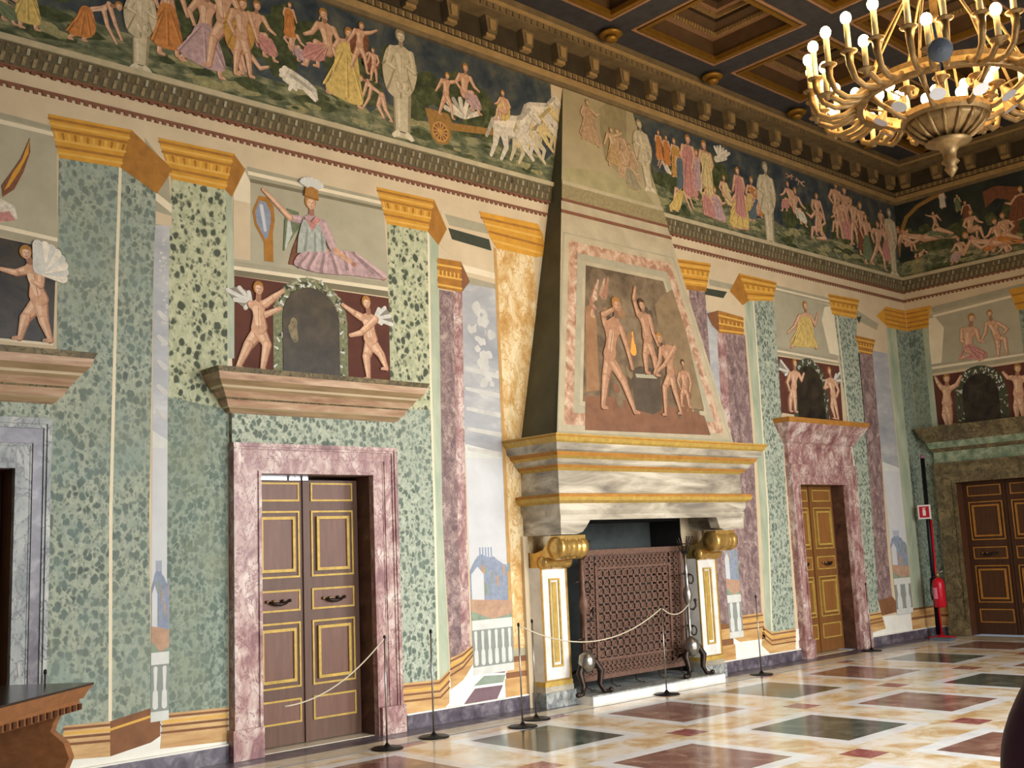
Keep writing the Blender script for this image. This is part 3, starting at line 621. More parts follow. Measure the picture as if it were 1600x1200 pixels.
for a in [('fly',(1228,282),(1220,268),-1,None,''),('fly',(1258,298),(1254,282),1,None,''),('fly',(1300,316),(1292,300),-1,None,''),('sit',(1226,330),(1236,290),-1,'rose','skirt'),('sit',(1255,352),(1253,302),1,'white','skirt'),('kneel',(1272,372),(1266,318),-1,None,''),
          ('stand',(1280,368),(1278,308),1,None,''),('sit',(1304,362),(1300,322),-1,None,''),('stand',(1312,372),(1310,318),1,None,''),('stand',(1326,380),(1320,298),1,'rose','skirt'),('stand',(1336,384),(1334,316),-1,None,''),('stand',(1350,398),(1344,322),1,'brown','skirt'),
          ('stand',(1358,412),(1352,340),1,'green','skirt'),('stride',(1372,418),(1366,350),1,None,''),('stand',(1386,410),(1378,352),-1,'rose','skirt'),('sit',(1320,350),(1314,292),1,None,''),('stand',(1378,362),(1374,330),1,None,'')]:
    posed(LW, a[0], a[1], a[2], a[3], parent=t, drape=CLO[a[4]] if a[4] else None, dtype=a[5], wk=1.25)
t = scene_thing(BW, 'dark frieze painting of resting figures on the end wall above its door', 0, 4.2, 6, sky=FBD, trees=14)
for a in [('sit',(1452,418),(1444,382),1,'rose','skirt'),('sit',(1492,412),(1478,378),-1,'lilac','skirt'),('reach',(1464,364),(1456,334),-1,None,''),('lie',(1492,372),(1470,342),1,'green','skirt'),('sit',(1560,388),(1556,340),-1,'ochre','skirt'),
          ('sit',(1548,396),(1532,352),-1,'orange','skirt'),('stand',(1498,330),(1500,305),1,'green','robe'),('lie',(1600,380),(1575,352),1,'orange','skirt'),('lie',(1510,418),(1478,396),1,'white','skirt'),('stand',(1512,352),(1504,318),-1,'brown','robe'),('sit',(1428,392),(1424,360),1,None,''),('sit',(1532,372),(1524,330),1,None,''),('stand',(1474,325),(1470,300),1,'white','robe'),('sit',(1566,410),(1562,380),-1,'green','skirt'),('kneel',(1586,345),(1580,300),-1,'brown','robe')]:
    posed(BW, a[0], a[1], a[2], a[3], parent=t, drape=CLO[a[4]] if a[4] else None, dtype=a[5])
mb = MB(); mb.k = .012
pts = BW.ps([(1404,400),(1406,370),(1416,340),(1434,322),(1455,310),(1470,303)])
for i in range(5): mb.cap(BW, pts[i], .035, pts[i+1], .035, CLO['ochre'][1])
mb.build('painted_arch', t); mb = MB(); mb.k = .014
tr_ = BW.ps([(1535,300),(1556,290),(1590,292),(1592,360),(1582,372),(1578,312),(1556,310),(1540,325)]); mb.lay(BW, tr_, CLO['brown'][0])
mb.build('painted_tree', t)
herm(LW, (213,108), (228,-22), 'painted marble herm with draped shoulders at the upper left, first of the frieze')
herm(LW, (628,216), (627,50), 'painted marble herm beside the kneeling nude, left of the horses in the frieze')
herm(LW, (1203,384), (1196,256), 'slim painted herm in the frieze between the robed figures and the pale nudes')
herm(LW, (1403,432), (1383,326), 'painted herm in the corner of the room at the end of the long frieze')

# ------------------------------------------------------------------ painted architecture of the long wall
class Trace:
    def __init__(s, P, name, label, cat, ref, group=None, base=.004):
        uv = P.p(*ref); s.P = P; s.t = thing(name, label, cat, P.w(uv[0], uv[1], 0), group); s.base = base
    def part(s, name, polys, base=None, extra=None):
        mb = MB(); mb.k = base or s.base
        for pts, m in polys: mb.lay(s.P, s.P.ps(pts), m)
        if extra: extra(mb, s.P)
        return mb.build(name, s.t)
def vshaft(P, u0, u1, v0, v1, m): return None
def cap_lines(mb, P, q, mats, ts=(.1,.22,.34,.58,.74,.88)):
    a, b_, c, d = [P.p(*k) for k in q]       # top-left, top-right, bottom-right, bottom-left
    for i, t_ in enumerate(ts): mb.cap(P, lerp(a, d, t_), .012, lerp(b_, c, t_), .012, mats[i % 2], 3)
    n = 12
    for i in range(n):
        t0 = (i+.5)/n; p0 = lerp(lerp(a, b_, t0), lerp(d, c, t0), .42); p1 = lerp(lerp(a, b_, t0), lerp(d, c, t0), .54); mb.cap(P, p0, .013, p1, .009, mats[1-i % 2], 3)
def pilaster(P, label, capf, capr, shafts, bases, lines=(OD, OL), capm=OC, capr_m=OD, ref=None, name='painted_pilaster', edge=None):
    T = Trace(P, name, label, 'painted pilaster', ref or bases[0][0][0])
    pr = [(capf, capm)] + ([(capr, capr_m)] if capr else [])
    T.part('capital', pr, .012, lambda mb, P_: cap_lines(mb, P_, capf[:4], lines))
    def ed(mb, P_):
        if edge:
            for e_ in edge:
                q = P_.ps(e_)
                for i in range(len(q)-1): mb.cap(P_, q[i], .014, q[i+1], .014, CL, 3)
    T.part('shaft', shafts, .006, ed)
    def bl(mb, P_):
        for pts, m in bases:
            q = P_.ps(pts); n = len(q); h = n//2
            top = q[:h]; bot = q[h:][::-1]
            if len(top) != len(bot): continue
            for t_ in (.1, .24, .36, .55):
                for i in range(len(top)-1): mb.cap(P_, lerp(top[i], bot[i], t_), .01, lerp(top[i+1], bot[i+1], t_), .01, BD if t_ != .24 else OL, 3)
    if bases: T.part('base', bases, .009, bl)
    return T.t
A1 = [(75,178),(205,203),(188,262),(93,247)]
pilaster(LW, 'broad painted green marble pilaster beside the leftmost door, under an ochre capital', A1, [(205,203),(270,265),(245,303),(188,262)],
    [([(92,247),(188,262),(183,400),(173,800),(172,1150),(94,1160),(88,700),(90,420)], G1), ([(188,262),(245,303),(240,400),(233,800),(236,1130),(172,1150),(173,800),(183,400)], G1)],
    [([(100,1134),(172,1127),(172,1182),(96,1188)], BO), ([(172,1127),(240,1105),(250,1112),(250,1150),(236,1160),(172,1182)], BD)], ref=(140,1186), edge=[[(188,262),(183,400),(173,800),(172,1127)]])
pilaster(LW, 'painted green marble pilaster left of the main double door, crossed by the door cornice', [(247,215),(365,240),(352,297),(268,280)], [(365,240),(383,265),(362,308),(352,297)],
    [([(268,280),(352,297),(355,420),(356,700),(356,1120),(260,1128),(263,800),(264,400)], G2 ), ([(262,620),(356,640),(356,1120),(260,1128)], G3), ([(352,297),(362,308),(366,440),(366,560),(356,560),(355,420)], GL)],
    [([(255,1115),(356,1105),(356,1158),(250,1170)], BO)], ref=(300,1165))
pilaster(LW, 'painted pale green pilaster right of the main double door with spotted breccia front', [(588,292),(678,312),(668,362),(605,350)], [(678,312),(698,358),(685,383),(668,362)],
    [([(605,350),(668,362),(672,600),(678,800),(684,1070),(627,1078),(620,800),(610,600)], G2), ([(612,640),(672,640),(678,800),(684,1070),(627,1078)], G4), ([(668,362),(685,383),(688,600),(691,800),(702,1050),(684,1070),(678,800),(672,600)], GL)],
    [([(627,1068),(686,1062),(702,1046),(702,1098),(690,1112),(627,1120)], BO)], ref=(660,1115), edge=[[(669,362),(673,600),(679,800),(685,1062)]])
pilaster(LW, 'narrow painted red breccia pilaster with dark ochre capital left of the yellow column', [(683,403),(720,409),(721,457),(684,450)], [(720,409),(734,440),(721,457)],
    [([(685,452),(708,456),(712,700),(716,850),(722,1035),(704,1046),(691,800),(688,600)], RM2), ([(708,456),(722,455),(726,700),(730,850),(736,1026),(722,1035),(716,850),(712,700)], RM)],
    [([(704,1028),(722,1020),(738,1008),(744,1030),(724,1062),(704,1078)], BO)], capm=OD, capr_m=BD, ref=(718,1060))
# sky views
def balus(mb, P, u0, u1, v0, v1, n):
    H = v1-v0
    mb.lay(P, [(u0,v0),(u1,v0),(u1,v1),(u0,v1)], BALS); mb.lay(P, [(u0,v1-.1),(u1,v1-.1),(u1,v1),(u0,v1)], BALM); mb.lay(P, [(u0,v0),(u1,v0),(u1,v0+.08),(u0,v0+.08)], BALM)
    for i in range(n):
        u = u0+(u1-u0)*(i+.5)/n; r = (u1-u0)/n*.3
        mb.cap(P, (u, v0+.12), r, (u, v0+H*.42), r*.9, BALM, 4); mb.cap(P, (u, v0+H*.42), r*.4, (u, v1-.13), r*.75, BALM, 4)
def view(P, label, u0, u1, vtop, vbot, ref, n, towns=True, cloud=True, name='painted_sky_view', seed=1, clip=None):
    rnd = random.Random(seed); t = thing(name, label, 'painted view', P.w((u0+u1)/2, vbot, 0))
    mb = MB(); mb.k = .004; mb.lay(P, [(u0,vbot),(u1,vbot),(u1,vtop),(u0,vtop)], SK); mb.lay(P, [(u0,vbot),(u1,vbot),(u1,2.7),(u0,2.7)], SKW)
    mb.lay(P, [(u0,2.7),(u1,2.7),(u1,2.76),(u0,2.85)], BALM)
    w = u1-u0
    if cloud:
        for i in range(44):
            g_ = i % 2; rr = w*rnd.uniform(.06,.17); cxx = u0+w*(.5+.12*g_)+rnd.gauss(0,.11)*w; cxx = min(max(cxx, u0+rr), u1-rr); c = (cxx, vtop-.45-.5*g_+rnd.gauss(0,.13))
            mb.lay(P, curvy([(c[0]+rr*rnd.uniform(.6,1)*math.cos(q*PI/5), c[1]+rr*rnd.uniform(.5,1)*math.sin(q*PI/5)) for q in range(10)]), CLD if i % 3 else SK)
        for i in range(5):
            y = vtop-1.0-i*.22; mb.cap(P, (u0+.05, y), .02, (u1-.05, y-.05), .028, CLD, 3)
    mb.build('painted_sky', t)
    mb = MB(); mb.k = .009
    H0, H1 = 1.1, 1.5
    mb.lay(P, [(u0,H0)]+[(u0+w*i/10, H1+.16*math.sin(PI*(i/10)**.7)+rnd.uniform(-.02,.02)) for i in range(11)]+[(u1,H0)], TWN)
    for i in range(26):
        ww = w*rnd.uniform(.03,.09); x = min(u0+w*rnd.random(), u1-ww); h = H1-.22+rnd.random()*.3; b0 = h-rnd.uniform(.06,.14)
        mm = (TWN, SKB, TWG, BALS, TWR)[i % 5]; mb.lay(P, [(x,b0),(x+ww,b0),(x+ww,h),(x,h)], mm)
        if i % 4 == 0: mb.lay(P, [(x,h),(x+ww,h),(x+ww/2,h+.04)], TWN)
    for i in range(5): x = u0+w*(.25+.07*i); mb.lay(P, [(x,H1+.1),(x+w*.03,H1+.1),(x+w*.03,H1+.24),(x,H1+.24)], SKB)
    x = u0+w*.03; mb.lay(P, [(x,H0),(x+w*.3,H0),(x+w*.3,H0+.36),(x+w*.15,H0+.44),(x,H0+.36)], SKW)
    mb.lay(P, [(u0,H0-.2),(u1,H0-.2),(u1,H0+.06),(u0,H0+.1)], TWR); mb.lay(P, [(u0,H0-.25),(u1,H0-.25),(u1,H0-.08),(u0+w*.5,H0-.12),(u0,H0-.02)], TWG)
    mb.build('painted_town', t)
    mb = MB(); mb.k = .014; balus(mb, P, u0, u1, .42, .98, n); mb.build('painted_balustrade', t)
    return t
u = X(238,700), X(262,700)
view(LW, 'narrow painted strip of sky and town between the two left green pilasters', u[0], u[1]+.02, 4.9, .3, None, 2, seed=3)
view(LW, 'painted cloudy sky above a far town and white balustrade, left of the yellow column', X(723,600), X(779,600)+.05, LW.p(740,440)[1], .35, None, 6, seed=4)
# painted ceiling fragments between the capitals
def upper(label, ref, polys):
    T = Trace(LW, 'painted_entablature', label, 'painted moulding', ref, base=.005); T.part('painted_moulding', polys, .0075); return T
upper('small painted cream entablature between the two leftmost ochre capitals', (256,340), [([(226,215),(262,262),(270,352),(243,352),(243,300)], CG), ([(243,300),(268,320),(268,333),(243,313)], CL), ([(243,330),(268,338),(268,354),(243,350)], CR)])
upper('painted cream entablature with a dark bar between ochre capitals left of the chimney hood', (740,390),
    [([(690,328),(765,350),(775,450),(722,440),(716,410),(684,380)], CR), ([(694,334),(764,352),(764,366),(702,352)], CG), ([(700,356),(764,374),(768,392),(706,374)], DKG), ([(722,413),(774,427),(774,436),(724,424)], CL), ([(722,430),(774,444),(776,452),(724,442)], CG)])
# yellow column
T = Trace(LW, 'painted_column', 'painted yellow marble column with ochre capital left of the fireplace', 'painted column', (805,1100))
uL, uR = X(776,500), X(836,420)
cu = LW.ps([(748,330),(840,350),(848,366),(852,400),(838,402),(776,388),(766,372)])
def colcap(mb, P):
    mb.lay(P, cu, OC)
    for a, b_, m_ in (((752,340),(842,360),OD),((758,350),(845,371),OL),((764,362),(848,384),OD),((770,376),(846,396),OL)): mb.cap(P, P.p(*a), .014, P.p(*b_), .014, m_, 4)
T.part('capital', [], .014, colcap)
mb = MB(); mb.k = .01; mb.lay(LW, [(uL,.62),(uR,.62),(uR,5.13),(uL,5.13)], YM)
mb.lay(LW, [(uL,.64),(uL+.05,.64),(uL+.04,5.12),(uL,5.12)], paint('column_edge', S(188,146,88), .14, 8))
mb.build('shaft', T.t)
mb = MB(); mb.k = .013
for v0, v1, o, m_ in ((.15,.34,.1,BO),(.34,.4,.08,BD),(.4,.5,.06,BO),(.5,.56,.03,BD),(.56,.64,.05,CG)): mb.lay(LW, [(uL-o,v0),(uR+o*.2,v0),(uR+o*.2,v1),(uL-o,v1)], m_)
mb.build('base', T.t)
# painted floor strip between pilaster bases
T = Trace(LW, 'painted_floor_view', 'painted white floor with violet and green squares left of the yellow column', 'painted floor', (760,1080))
T.part('painted_paving', [([(690,1112),(704,1098),(742,1032),(790,1030),(790,1104)], FLW), ([(724,1101),(742,1076),(786,1070),(776,1094)], FLV), ([(740,1072),(756,1056),(790,1054),(786,1066)], FLG), ([(758,1052),(768,1044),(790,1042),(789,1051)], FLV), ([(764,1041),(770,1034),(790,1032),(790,1039)], TWN)], .006)
# right of the fireplace
T = Trace(LW, 'painted_column', 'painted dark red column half hidden behind the right of the chimney hood', 'painted column', (1122,1000))
uL, uR = X(1078,480), X(1103,480)
T.part('capital', [([(1056,404),(1110,412),(1104,449),(1066,444)], OC), ([(1066,444),(1104,449),(1103,456),(1068,452)], OD)], .012, lambda mb, P: cap_lines(mb, P, [(1056,404),(1110,412),(1104,449),(1066,444)], (OD, OL)))
mb = MB(); mb.k = .01; mb.lay(LW, [(uL,.6),(uR,.6),(uR,5.1),(uL,5.1)], RM2); mb.build('shaft', T.t)
mb = MB(); mb.k = .012
for v0, v1, o, m_ in ((.15,.34,.1,BO),(.34,.42,.07,BD),(.42,.55,.05,BO),(.55,.62,.02,BD)): mb.lay(LW, [(uL-o,v0),(uR+o,v0),(uR+o,v1),(uL-o,v1)], m_)
mb.build('base', T.t)
upper('painted cream entablature with a dark bar right of the chimney hood', (1130,470), [([(1104,430),(1160,440),(1165,498),(1104,486)], CR), ([(1108,436),(1150,446),(1148,454),(1108,446)], CG), ([(1102,450),(1136,456),(1130,466),(1100,460)], DKG)])
view(LW, 'thin painted strip of sky and balustrade right of the fireplace', X(1103,480), X(1122,480)+.02, LW.p(1110,486)[1], .5, None, 2, seed=5, cloud=False)
pilaster(LW, 'painted violet breccia pilaster with small dark ochre capital right of the chimney hood', [(1122,485),(1161,496),(1162,524),(1124,520)], [(1104,490),(1122,485),(1124,520),(1112,508)],
    [([(1133,520),(1164,524),(1176,680),(1190,960),(1157,962),(1149,800),(1140,640)], RM2), ([(1120,518),(1133,520),(1140,640),(1149,800),(1157,962),(1144,956),(1137,800),(1127,640)], RM)],
    [([(1144,952),(1157,962),(1191,957),(1196,998),(1156,1003),(1142,994)], BO)], capm=OD, capr_m=BD, ref=(1170,1000))
pilaster(LW, 'painted green pilaster between the chimney hood and the second door', [(1155,427),(1213,441),(1208,470),(1170,470)], [(1155,427),(1170,470),(1160,477),(1140,455)],
    [([(1177,468),(1209,471),(1218,600),(1230,800),(1243,985),(1206,988),(1200,800),(1188,620)], G4), ([(1162,474),(1177,468),(1188,620),(1200,800),(1206,988),(1196,980),(1188,800),(1176,620)], GL)],
    [([(1192,978),(1206,988),(1243,982),(1243,1018),(1206,1024),(1190,1008)], BO)], ref=(1215,1020), edge=[[(1177,470),(1188,620),(1200,800),(1206,985)]])
pilaster(LW, 'painted green pilaster right of the second door', [(1294,459),(1342,468),(1337,498),(1300,491)], None,
    [([(1303,491),(1338,497),(1350,640),(1362,800),(1374,965),(1350,968),(1338,800),(1322,640)], G4)],
    [([(1346,960),(1376,956),(1384,982),(1352,992)], BO)], ref=(1365,985), edge=[[(1308,495),(1326,660),(1343,800),(1352,960)]])
pilaster(LW, 'dark painted violet pilaster next to the sky strip in the far corner', [(1336,524),(1367,531),(1362,555),(1343,551)], None,
    [([(1341,551),(1363,553),(1376,700),(1386,850),(1394,935),(1372,940),(1362,800),(1350,650)], RM2)],
    [([(1372,938),(1394,932),(1404,945),(1402,956),(1378,962)], BD)], capm=OD, ref=(1388,960))
view(LW, 'thin blue painted sky strip with small town beside the corner pilaster', X(1363,560), X(1388,560), LW.p(1372,545)[1], .4, None, 2, seed=6, cloud=False)
upper('painted cream lintel fragment between the last two ochre capitals of the long wall', (1360,500), [([(1340,470),(1400,486),(1372,506),(1386,552),(1364,548),(1366,532),(1338,524)], CR), ([(1338,484),(1372,506),(1370,516),(1338,500)], CG), ([(1338,496),(1346,494),(1342,506)], DKG)])
# corner pilaster on both walls
T = Trace(LW, 'painted_corner_pilaster', 'painted green pilaster filling the far corner of the room under an ochre capital', 'painted pilaster', (1440,975))
mb = MB(); mb.k = .012
a = X(1370,503); mb.lay(LW, [(a,5.3),(a+.35,5.5),(XB,5.505),(XB,5.14),(a+.35,5.14)], OC)
for v in (5.2,5.28,5.36,5.44): mb.cap(LW, (a+.3,v), .012, (XB-.02,v), .012, OD, 3)
mb.k = .012; b1 = BW.p(1456,488)[0]; b2 = BW.p(1450,516)[0]; mb.lay(BW, [(0.02,5.14),(b2,5.14),(b1,5.505),(.02,5.505)], OC)
for v in (5.2,5.28,5.36,5.44): mb.cap(BW, (.03,v), .012, (b2+.02,v), .012, OD, 3)
mb.build('capital', T.t)
ua, ub = X(1387,540), X(1402,540)
mb = MB(); mb.k = .008; mb.lay(LW, [(ua,.45),(ub,.45),(ub,5.14),(ua,5.14)], GL); mb.lay(LW, [(ub,.45),(XB,.45),(XB,5.14),(ub,5.14)], G3); mb.k = .008; mb.lay(BW, [(.01,.45),(b2-.1,.45),(b2-.1,5.14),(.01,5.14)], G3); mb.lay(BW, [(b2-.1,.45),(b2,.45),(b2,5.14),(b2-.1,5.14)], GL)
mb.build('shaft', T.t)
mb = MB(); mb.k = .01
for v0, v1, m_ in ((.15,.3,BO),(.3,.34,BD),(.34,.45,BO),(.45,.48,BD)): mb.lay(LW, [(ua-.1,v0),(XB,v0),(XB,v1),(ua-.1,v1)], m_)
mb.k = .01
for v0, v1, m_ in ((.15,.3,BO),(.3,.34,BD),(.34,.45,BO),(.45,.48,BD)): mb.lay(BW, [(.02,v0),(.24,v0),(.24,v1),(.02,v1)], m_)
mb.build('base', T.t)

# ------------------------------------------------------------------ lunettes and niches
def arch_pts(P, l, r, top, bot_l, bot_r, spring):
    """outline of a round-headed opening traced on the wall"""
    uL, uR = P.p(l, bot_l)[0], P.p(r, bot_r)[0]; vT = P.p((l+r)/2, top)[1]; vB = P.p((l+r)/2, (bot_l+bot_r)/2)[1]
    R_ = (uR-uL)/2; vs = vT-R_
    return [(uL, vB), (uR, vB)]+[((uL+uR)/2+R_*math.cos(PI*i/12), vs+R_*math.sin(PI*i/12)) for i in range(13)]
def grow(pts, d):
    uc = sum(p_[0] for p_ in pts)/len(pts); vb = min(p_[1] for p_ in pts); vt = max(p_[1] for p_ in pts); w = (max(p_[0] for p_ in pts)-min(p_[0] for p_ in pts))/2; c = pts[0][0]+w
    return [(c+(x-c)*(1+d/w), vb if y <= vb+1e-4 else y+d*max(0, (y-(vt-w))/w)) for x, y in pts]
def niche(P, label, bg, m_bg, arch, ref, ledge, blocks=(), gar=.09, garm=None, rnd=random.Random(3)):
    T = Trace(P, 'niche_fresco', label, 'fresco', ref)
    def ex(mb, P):
        for pts, m_ in ledge+list(blocks): mb.lay(P, P.ps(pts), m_)
    T.part('painted_background', [(bg, m_bg)], .0045, ex)
    if arch:
        a = arch_pts(P, *arch); mb = MB(); mb.k = .012; g = grow(a, gar); mb.lay(P, g, garm or GAR)
        for i in range(90):
            k = rnd.randrange(len(g)); q = lerp(g[k], g[(k+1) % len(g)], rnd.random()); q2 = lerp(a[k], a[(k+1) % len(a)], rnd.random())
            if k == 0: continue
            q = lerp(q, q2, rnd.random()); an = rnd.random()*PI; mb.cap(P, (q[0]-.02*math.cos(an), q[1]-.02*math.sin(an)), .012, (q[0]+.02*math.cos(an), q[1]+.02*math.sin(an)), .005, (GAD, BALM, CG)[i % 3], 3)
        mb.build('painted_garland', T.t)
        mb = MB(); mb.k = .036; mb.lay(P, a, NV); mb.build('painted_dark_arch', T.t)
    return T
def putto(P, J, parent, wing=None, name='painted_putto', base=.04, hair=HAIR, fat=1.25, drape=None, dtype='skirt', **k):
    Jp = {a: P.p(*q) for a, q in J.items()}; H = max(v for u, v in Jp.values())-min(v for u, v in Jp.values()); H *= k.pop('hs', 1.0)
    if wing:
        mb = MB(); mb.k = base-.012
        for w in wing:
            q = P.ps(w); mb.lay(P, q, WND); c = q[0]
            for p_ in q[1:]: mb.cap(P, lerp(c, p_, .1), H*.02, lerp(c, p_, .92), H*.028, WING)
        o = figure(P, Jp, H, name, parent, base=base, hair=hair, fat=fat, drape=drape, dtype=dtype, **k); mb.build('wing', o); return o
    return figure(P, Jp, H, name, parent, base=base, hair=hair, fat=fat, drape=drape, dtype=dtype, **k)

# bay above the main door
T = Trace(LW, 'lunette_fresco', 'helmeted seated woman with a mirror, painted above the main double door', 'fresco', (490,430))
T.part('painted_background', [([(365,262),(392,262),(598,310),(608,446),(352,410),(362,400)], LG)], .0045, lambda mb, P: [mb.lay(P, P.ps(p_), m_) for p_, m_ in (
    ([(386,260),(591,309),(594,314),(387,267)], CG), ([(387,267),(594,314),(597,320),(388,273)], CL), ([(388,273),(597,320),(598,324),(390,279)], CG), ([(390,279),(598,324),(599,329),(391,285)], CS),
    ([(365,268),(380,262),(391,285),(391,407),(365,404)], CL), ([(365,312),(391,318),(391,407),(365,404)], CR), ([(354,406),(605,441),(606,449),(355,414)], CG), ([(355,414),(606,449),(606,455),(356,420)], CL), ([(356,420),(606,455),(607,464),(358,429)], CS), ([(349,407),(358,410),(363,578),(350,576)], CL))])
mb = MB(); mb.k = .016; c = LW.p(409,340); q = LW.ps([(404,306),(417,308),(427,322),(429,345),(426,365),(427,410),(413,408),(412,378),(398,352),(394,330)])
mb.lay(LW, q, OD); mb.lay(LW, LW.ps([(405,313),(415,316),(422,330),(423,346),(418,372),(414,374),(401,349),(398,331)]), TWN); mb.cap(LW, LW.p(408,322), .02, LW.p(414,360), .015, SKW)
mb.build('painted_mirror', T.t)
def lady(mb):
    P = LW; L = lambda pts, m_: mb.lay(P, P.ps(pts), m_)
    L([(466,332),(448,326),(444,345),(442,392),(452,378),(466,356)], CLO['green'][0]); L([(450,330),(444,392),(456,366)], CLO['grey'][2])
    L([(470,352),(455,392),(450,413),(470,416),(474,370)], CLO['brown'][0])
J = dict(hd=(485,318), nk=(486,334), s1=(474,344), s2=(499,347), e1=(452,340), e2=(519,392), h1=(411,297), h2=(549,414), pv=(487,398), k1=(520,408), k2=(540,400), f1=(560,428), f2=(598,434))
J = {a: LW.p(*q) for a, q in J.items()}
def lady_over():
    mb = MB(); mb.k = .09; P = LW; L = lambda pts, m_: mb.lay(P, P.ps(pts), m_)
    L([(472,342),(484,352),(499,345),(505,362),(508,396),(462,396),(464,372),(468,354)], CLO['grey'][0]); L([(473,340),(486,362),(499,344),(490,340),(484,348)], CLO['rose'][0])
    mb.lay(P, curvy(P.ps([(455,414),(463,398),(480,393),(513,395),(540,391),(562,404),(586,424),(603,436),(590,437),(556,432),(530,430),(494,427),(470,420)])), CLO['lilac'][0])
    for a, b_ in (((480,396),(466,416)),((492,396),(480,420)),((504,398),(500,424)),((515,398),(524,426)),((535,396),(540,420)),((548,396),(580,426)),((558,404),(594,432))):
        mb.cap(P, P.p(*a), .012, P.p(*b_), .024, CLO['lilac'][1]); mb.cap(P, P.p(a[0]+5, a[1]), .012, P.p(b_[0]+5, b_[1]), .022, CLO['lilac'][2])
    for a, b_ in (((478,360),(474,392)),((490,366),(490,394)),((500,364),(502,392))): mb.cap(P, P.p(*a), .01, P.p(*b_), .014, CLO['grey'][1])
    mb.cap(P, P.p(503,352), .05, P.p(521,394), .045, CLO['lilac'][0]); mb.cap(P, P.p(505,352), .018, P.p(523,390), .016, CLO['lilac'][2]); mb.cap(P, P.p(523,393), .035, P.p(549,413), .02, SKIN); mb.disc(P, P.p(550,414), .03, .025, SKD)
    return mb
o = figure(LW, J, 1.05, 'painted_seated_woman', T.t, base=.02, extra=lady, shirt=CLO['lilac'])
lady_over().build('painted_dress', o)
mb = MB(); mb.k = .1; h = LW.p(485,304)
mb.lay(LW, [(h[0]-.085,h[1]-.03),(h[0]+.08,h[1]-.05),(h[0]+.07,h[1]+.05),(h[0],h[1]+.08),(h[0]-.07,h[1]+.06)], HAIR)
for i in range(9): a = PI*(.08+.84*i/8); mb.cap(LW, (h[0]+.05*math.cos(a), h[1]+.07+.02*math.sin(a)), .02, (h[0]+.12*math.cos(a), h[1]+.09+.06*math.sin(a)), .022, WING if i % 2 else BALM)
mb.build('painted_plume', o)
T = niche(LW, 'brown niche painting above the main double door, two winged infants beside a dark arch', [(362,430),(607,466),(612,606),(350,588),(360,576)], NB, (442,531,450,586,594,484), (487,600), [([(350,578),(610,600),(612,612),(345,590)], BM)], gar=.1)
mb = MB(); mb.k = .045; mb.disc(LW, LW.p(458,505), .04, .055, BM); mb.cap(LW, LW.p(456,513), .05, LW.p(460,530), .035, BM); mb.build('painted_dim_head', T.t)
putto(LW, dict(hd=(403,452), nk=(402,468), s1=(391,476), s2=(412,475), e1=(412,492), e2=(427,464), h1=(436,482), h2=(440,455), pv=(403,516), k1=(386,538), k2=(415,538), f1=(370,574), f2=(408,578)), T.t, wing=[[(392,472),(388,456),(372,448),(352,452),(364,468),(382,482)]])
putto(LW, dict(hd=(571,474), nk=(574,489), s1=(563,496), s2=(584,499), e1=(550,488), e2=(562,520), h1=(534,477), h2=(546,524), pv=(577,533), k1=(570,557), k2=(593,554), f1=(574,592), f2=(602,576)), T.t, wing=[[(584,498),(592,482),(602,480),(610,494),(614,508),(596,506)]])
# bay above the second door
T = Trace(LW, 'lunette_fresco', 'painted seated figure in a yellow skirt above the second door, right of the hood', 'fresco', (1260,550))
T.part('painted_background', [([(1210,452),(1300,478),(1310,560),(1210,541)], LG)], .0045, lambda mb, P: [mb.lay(P, P.ps(p_), m_) for p_, m_ in (
    ([(1210,445),(1296,466),(1300,476),(1210,455)], CG), ([(1210,449),(1297,470),(1298,473),(1210,452)], CL), ([(1288,480),(1298,478),(1308,500),(1311,556),(1296,552),(1284,500)], CL), ([(1210,541),(1309,560),(1312,570),(1212,554)], CG), ([(1211,546),(1310,564),(1310,567),(1211,549)], CL))])
o = putto(LW, dict(hd=(1257,478), nk=(1258,488), s1=(1248,494), s2=(1266,495), e1=(1240,510), e2=(1272,508), h1=(1230,520), h2=(1276,490), pv=(1257,522), k1=(1245,535), k2=(1268,535), f1=(1235,542), f2=(1274,544)), T.t, name='painted_seated_figure', base=.02, fat=1.0, drape=CLO['yellow'], dtype='robe', hs=1.25)
T = niche(LW, 'small dark red niche painting above the second door, two infants beside a dark arch', [(1211,556),(1311,572),(1318,672),(1216,662)], NB, (1249,1291,573,661,667,590), (1262,666), [([(1222,645),(1249,649),(1249,664),(1219,661)], CR), ([(1298,656),(1320,660),(1321,670),(1297,667)], CR)], gar=.12, garm=GAD)
putto(LW, dict(hd=(1240,568), nk=(1240,578), s1=(1233,584), s2=(1246,585), e1=(1228,598), e2=(1250,594), h1=(1232,610), h2=(1254,584), pv=(1238,606), k1=(1233,624), k2=(1240,625), f1=(1233,642), f2=(1241,643)), T.t, wing=[[(1234,582),(1224,570),(1218,562),(1216,576),(1226,586)]])
putto(LW, dict(hd=(1295,580), nk=(1297,589), s1=(1291,595), s2=(1304,597), e1=(1288,606), e2=(1309,610), h1=(1293,604), h2=(1306,620), pv=(1301,618), k1=(1299,636), k2=(1305,636), f1=(1304,653), f2=(1309,654)), T.t, wing=[[(1302,596),(1306,584),(1312,582),(1314,594),(1308,602)]])
